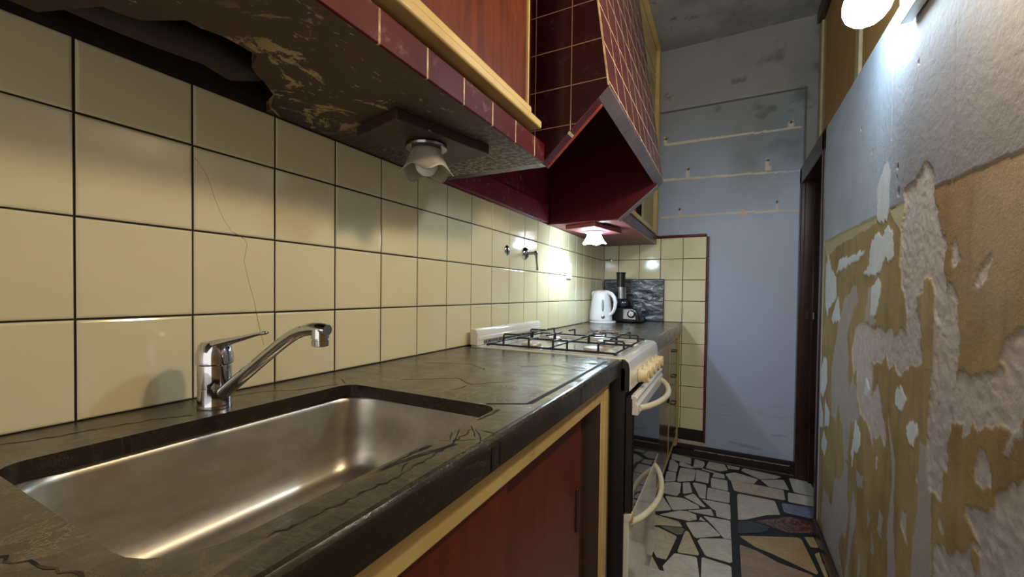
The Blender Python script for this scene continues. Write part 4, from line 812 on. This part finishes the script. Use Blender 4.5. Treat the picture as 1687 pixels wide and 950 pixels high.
tr = MB(); tr.tube([(0.40 + 0.058 * math.cos(a), 1.645 + 0.058 * math.sin(a), 0.984 + 0.003 * math.sin(5 * a)) for a in [i * math.pi / 24 for i in range(48)]], 0.003, 6, closed=True)
for k in range(7):
    a = random.uniform(0, 3.14); rr_ = 0.054; q = random.uniform(-0.5, 0.5) * rr_
    tr.tube([(0.40 + rr_ * math.cos(a) - q * math.sin(a), 1.645 + rr_ * math.sin(a) + q * math.cos(a), 0.986), (0.40 - q * math.sin(a) * 0.6, 1.645 + q * math.cos(a) * 0.6, 0.989), (0.40 - rr_ * math.cos(a) - q * math.sin(a), 1.645 - rr_ * math.sin(a) + q * math.cos(a), 0.986)], 0.0026, 6)
tag(tr.build('wire_trivet', M['rustwire'], smooth=40), 'round scorched wire trivet lying on the stove grate', 'trivet')

# ================================================================== THINGS ON THE FAR WORKTOP
kt = thing('electric_kettle', 'white electric kettle with round base on the far worktop', 'kettle', (0.10, 2.77, 0.942))
kc = (0.088, 2.76)
b = MB(); b.lathe([(0, 0.0), (0.086, 0.0), (0.088, 0.004), (0.086, 0.012), (0.07, 0.015), (0, 0.015)], (0.100, 2.765, 0.9425), n=48, cap=False); b.build('power_base', M['white_plastic'], kt, smooth=35)
hd_ = Vector((0.93, -0.36, 0)).normalized()
def kw(i, a):
    return (1.0, 0)
b = MB()
prof = [(0.0, 0.016), (0.073, 0.016), (0.0755, 0.021), (0.0745, 0.03), (0.073, 0.06), (0.070, 0.10), (0.0655, 0.14), (0.060, 0.17), (0.055, 0.190), (0.050, 0.204), (0.040, 0.213), (0.02, 0.218), (0.0, 0.219)]
n = 48
for i, (r, h) in enumerate(prof):
    for k in range(n):
        a = 2 * math.pi * k / n; v = Vector((math.cos(a), math.sin(a), 0)); s_ = v.dot(-hd_); rr2 = r
        if s_ > 0.8 and h > 0.16 and r > 0.03: rr2 = r + (s_ - 0.8) / 0.2 * 0.024 * min(1, (h - 0.16) / 0.035)
        b.v.append((kc[0] + v.x * rr2, kc[1] + v.y * rr2, 0.9425 + h))
for i in range(len(prof) - 1):
    for k in range(n): b.f.append((i * n + k, i * n + (k + 1) % n, (i + 1) * n + (k + 1) % n, (i + 1) * n + k)); b.mi.append(0)
b.build('body', M['white_plastic'], kt, smooth=60)
K0 = Vector((kc[0], kc[1], 0.9425))
b = MB(); b.tube([K0 + hd_ * r + Vector((0, 0, h)) for r, h in ((0.035, 0.207), (0.06, 0.204), (0.085, 0.193), (0.105, 0.17), (0.1135, 0.14), (0.110, 0.105), (0.098, 0.078), (0.082, 0.062), (0.068, 0.057))], [0.012, 0.0125, 0.0125, 0.0125, 0.012, 0.0115, 0.011, 0.0105, 0.010], 14); b.build('handle', M['white_plastic'], kt, smooth=60)
fr = Vector((0.30, -0.954, 0)).normalized()
fr = Vector((0.42, -0.907, 0)).normalized()
def on_k(h, o=0):
    r = np.interp(h, [p[1] for p in prof[1:]], [p[0] for p in prof[1:]]) + o; return K0 + fr * r + Vector((0, 0, h))
b = MB(); b.tube([on_k(h, -0.003) for h in (0.078, 0.09, 0.12, 0.145, 0.157)], [0.004, 0.0075, 0.008, 0.0075, 0.004], 14); b.build('water_gauge', M['greywin'], kt, smooth=60)
b = MB(); b.lathe([(0, -0.004), (0.0125, -0.004), (0.0125, 0.003), (0.010, 0.0045), (0, 0.0045)], on_k(0.042, 0.0), axis=fr, n=24, cap=False); b.build('switch_button', M['silver'], kt, smooth=40)
b = MB(); b.lathe([(0, 0.0), (0.026, 0.0), (0.026, 0.003), (0.018, 0.005), (0, 0.005)], K0 + hd_ * 0.008 + Vector((0, 0, 0.2155)), n=28, cap=False); b.build('lid', M['orange_plastic'], kt, smooth=40)
b = MB(); b.tube([(0.022, 2.83, 0.949), (0.012, 2.82, 0.947), (0.008, 2.80, 0.96), (0.008, 2.80, 0.99), (0.01, 2.84, 0.952), (0.012, 2.90, 0.948)], 0.003, 8); b.build('power_cord', M['black_plastic'], kt, smooth=60)

fp = thing('food_processor', 'black food processor with silver control face and tall feed tube, behind the kettle', 'food processor', (0.22, 2.93, 0.942))
b = MB(); b.prism([(0.118, 0.9425), (0.332, 0.9425), (0.33, 0.962), (0.318, 0.995), (0.302, 1.030), (0.285, 1.044), (0.15, 1.05), (0.13, 0.99)], 1, 2.865, 3.02); b.build('base', M['black_plastic'], fp, bevel=0.012, seg=3)
b = MB(); b.add([(0.212, 2.860, 0.966), (0.300, 2.860, 0.963), (0.292, 2.864, 1.030), (0.212, 2.864, 1.036), (0.212, 2.868, 0.966), (0.300, 2.868, 0.963), (0.292, 2.872, 1.030), (0.212, 2.872, 1.036)], [(0, 1, 2, 3), (7, 6, 5, 4), (0, 4, 5, 1), (1, 5, 6, 2), (2, 6, 7, 3), (3, 7, 4, 0)]); b.build('control_face', M['silver'], fp, bevel=0.003)
b = MB(); b.lathe([(0, 0), (0.027, 0), (0.0265, 0.014), (0.022, 0.017), (0, 0.017)], (0.268, 2.8595, 1.002), axis=(0.15, -1, 0.05), n=28, cap=False); b.build('dial', M['black_plastic'], fp, smooth=40)
b = MB(); b.lathe([(0, 0), (0.018, 0), (0.017, 0.006), (0, 0.007)], (0.2705, 2.8425, 1.003), axis=(0.15, -1, 0.05), n=24, cap=False); b.build('dial_cap', M['silver'], fp, smooth=40)
b = MB(); b.lathe([(0, 1.0505), (0.062, 1.0505), (0.066, 1.058), (0.066, 1.085), (0.050, 1.105), (0.0, 1.105)], (0.198, 2.945, 0), n=36, cap=False); b.build('bowl', M['smoke'], fp, smooth=40)
b = MB(); b.lathe([(0, 1.1055), (0.036, 1.1055), (0.034, 1.185), (0.0, 1.185)], (0.182, 2.93, 0), n=28, cap=False); b.build('silver_band', M['silver'], fp, smooth=40)
b = MB(); b.lathe([(0, 1.1855), (0.030, 1.1855), (0.031, 1.28), (0.0345, 1.284), (0.0345, 1.289), (0.028, 1.289), (0.026, 1.27), (0, 1.27)], (0.180, 2.93, 0), n=28, cap=False); b.build('feed_tube', M['smoke'], fp, smooth=40)
b = MB(); b.box(0.146, 0.172, 2.897, 2.903, 1.11, 1.18); b.build('tube_clip', M['black_plastic'], fp, bevel=0.002)

na, nb = 60, 44; b = MB(); gx = np.linspace(0.006, 0.442, na); gz = np.linspace(0.9425, 1.248, nb)
for i, x in enumerate(gx):
    for k, z in enumerate(gz):
        d = (fbm(np.array([x + 3]), np.array([z * 2.2]), 11, 4)[0] - 0.5) * 0.011
        if i in (0, na - 1) or k in (0, nb - 1): d = 0
        b.v.append((x, 3.128 + (z - 0.9425) * 0.035 + d, z))
for i in range(na - 1):
    for k in range(nb - 1): b.f.append((i * nb + k, (i + 1) * nb + k, (i + 1) * nb + k + 1, i * nb + k + 1)); b.mi.append(0)
brd = b.build('wrapped_board', M['board_wrap'], smooth=80, solid=0.006)
tag(brd, 'creased black plastic wrapped board leaning on the tiles behind the food processor', 'board')

# ================================================================== ON THE WALLS
va = thing('lever_valve', 'chrome lever valve with domed plate on the tiles above the stove', 'valve', (0.0, 1.745, 1.322))
b = MB(); b.lathe([(0, 0.0012), (0.030, 0.0012), (0.0295, 0.004), (0.024, 0.010), (0.014, 0.0155), (0, 0.017)], (0, 1.745, 1.322), axis=(1, 0, 0), n=36, cap=False); b.build('plate', M['chrome'], va, smooth=50)
b = MB(); b.tube([(0.0165, 1.745, 1.322), (0.05, 1.745, 1.322)], 0.007, 14); b.lathe([(0, 0.046), (0.010, 0.048), (0.0115, 0.055), (0.008, 0.063), (0, 0.065)], (0, 1.745, 1.322), axis=(1, 0, 0), n=18, cap=False); b.build('stem', M['dull_chrome'], va, smooth=50)
b = MB(); b.tube([(0.057, 1.745, 1.314), (0.058, 1.747, 1.29), (0.060, 1.75, 1.265), (0.061, 1.752, 1.243)], [0.0055, 0.0045, 0.0045, 0.006], 12); b.build('lever', M['dull_chrome'], va, smooth=50)
b = MB(); b.lathe([(0, 0.0012), (0.022, 0.0012), (0.0215, 0.003), (0.015, 0.0065), (0.006, 0.0075), (0.005, 0.0055), (0, 0.0055)], (0, 1.567, 1.32), axis=(1, 0, 0), n=32, cap=False)
tag(b.build('cover_cap', M['chrome'], smooth=50), 'small round chrome cover cap on the tiles left of the lever valve', 'cover cap')
ou = thing('wall_switch', 'white switch and socket plate on the tiles under the lit lamp', 'switch', (0.0, 2.34, 1.272))
b = MB(); b.prism(rrect(2.302, 2.378, 1.224, 1.320, 0.006, 4), 0, 0.0013, 0.0095); b.build('plate', M['white_plastic'], ou, bevel=0.002)
b = MB(); b.box(0.0097, 0.0125, 2.320, 2.360, 1.275, 1.306); b.build('rocker', M['white_plastic'], ou, bevel=0.001)
b = MB(); b.box(0.0097, 0.0115, 2.320, 2.360, 1.236, 1.268); so = b.build('socket', M['white_plastic'], ou, bevel=0.001)
b = MB(); b.box(0.0116, 0.012, 2.327, 2.333, 1.246, 1.258); b.box(0.0116, 0.012, 2.345, 2.351, 1.246, 1.258); b.build('socket_holes', M['void'], so)
hk = MB(); hk.lathe([(0, 0.0), (0.011, 0.0), (0.011, 0.004), (0.006, 0.006), (0.006, 0.014), (0.010, 0.016), (0.010, 0.022), (0, 0.023)], (0.057, YE - 0.0072, 1.394), axis=(0, -1, 0), n=24, cap=False)
hk.tube([(0.05, YE - 0.022, 1.397), (0.025, YE - 0.016, 1.398), (0.006, YE - 0.012, 1.399)], 0.0022, 8)
tag(hk.build('wall_hook', M['chrome'], smooth=45), 'tiny chrome hook with wire in the tiled far corner', 'hook')

# ------------------------------------------------------------------ twin wall lamp at the top of the stripped wall
wl = thing('wall_lamp', 'wall lamp with large glowing white bulb on a pale board, upper right', 'lamp', (XR, 1.2, 1.9))
b = MB(); b.prism(rrect(1.02, 1.382, 1.824, 1.96, 0.003, 3), 0, 1.214, 1.2385); b.build('backplate', pm('pale_green_white_board', '#d6e4dc', 0.3), wl, bevel=0.0015)
def bulb(c, ax, mat, lab, root, k=0.88):
    ax = Vector(ax).normalized(); sc = lambda P: [(r_ * k, h_ * k) for r_, h_ in P]
    b = MB(); b.lathe(sc([(0.0, -0.058), (0.018, -0.055), (0.036, -0.045), (0.048, -0.030), (0.0545, -0.010), (0.055, 0.008), (0.050, 0.028), (0.042, 0.043), (0.035, 0.052)]), c, axis=ax, n=40, cap=False)
    o = b.build('bulb', mat, wl, smooth=60); o['label'] = lab
    b = MB(); b.lathe(sc([(0, 0.0525), (0.036, 0.0525), (0.033, 0.075), (0.022, 0.088), (0.016, 0.09), (0.016, 0.105), (0, 0.105)]), c, axis=ax, n=32, cap=False); b.build('bulb_base', M['white_plastic'], wl, smooth=40)
    t = Vector(c) + ax * 0.105 * k
    b = MB(); b.lathe([(0, 0), (0.019, 0), (0.02, 0.04), (0.0, 0.045)], t, axis=ax, n=24, cap=False); b.build('socket', M['brass'], wl, smooth=40)
    e_ = t + ax * 0.042
    b = MB(); b.tube([e_, e_ + ax * 0.02, Vector((1.19, e_.y * 0.5 + root * 0.5, e_.z + 0.02)), Vector((1.2135, root, 1.945))], 0.006, 10); b.build('arm', M['brass'], wl, smooth=60)
bulb((1.158, 1.418, 1.918), (0.15, -0.75, 0.62), M['bulb_cool'], 'large cool white lit bulb', 1.28, 0.97)
bulb((1.120, 0.800, 1.850), (0.25, 0.62, 0.75), M['bulb_warm'], 'warm yellow lit bulb', 1.05)
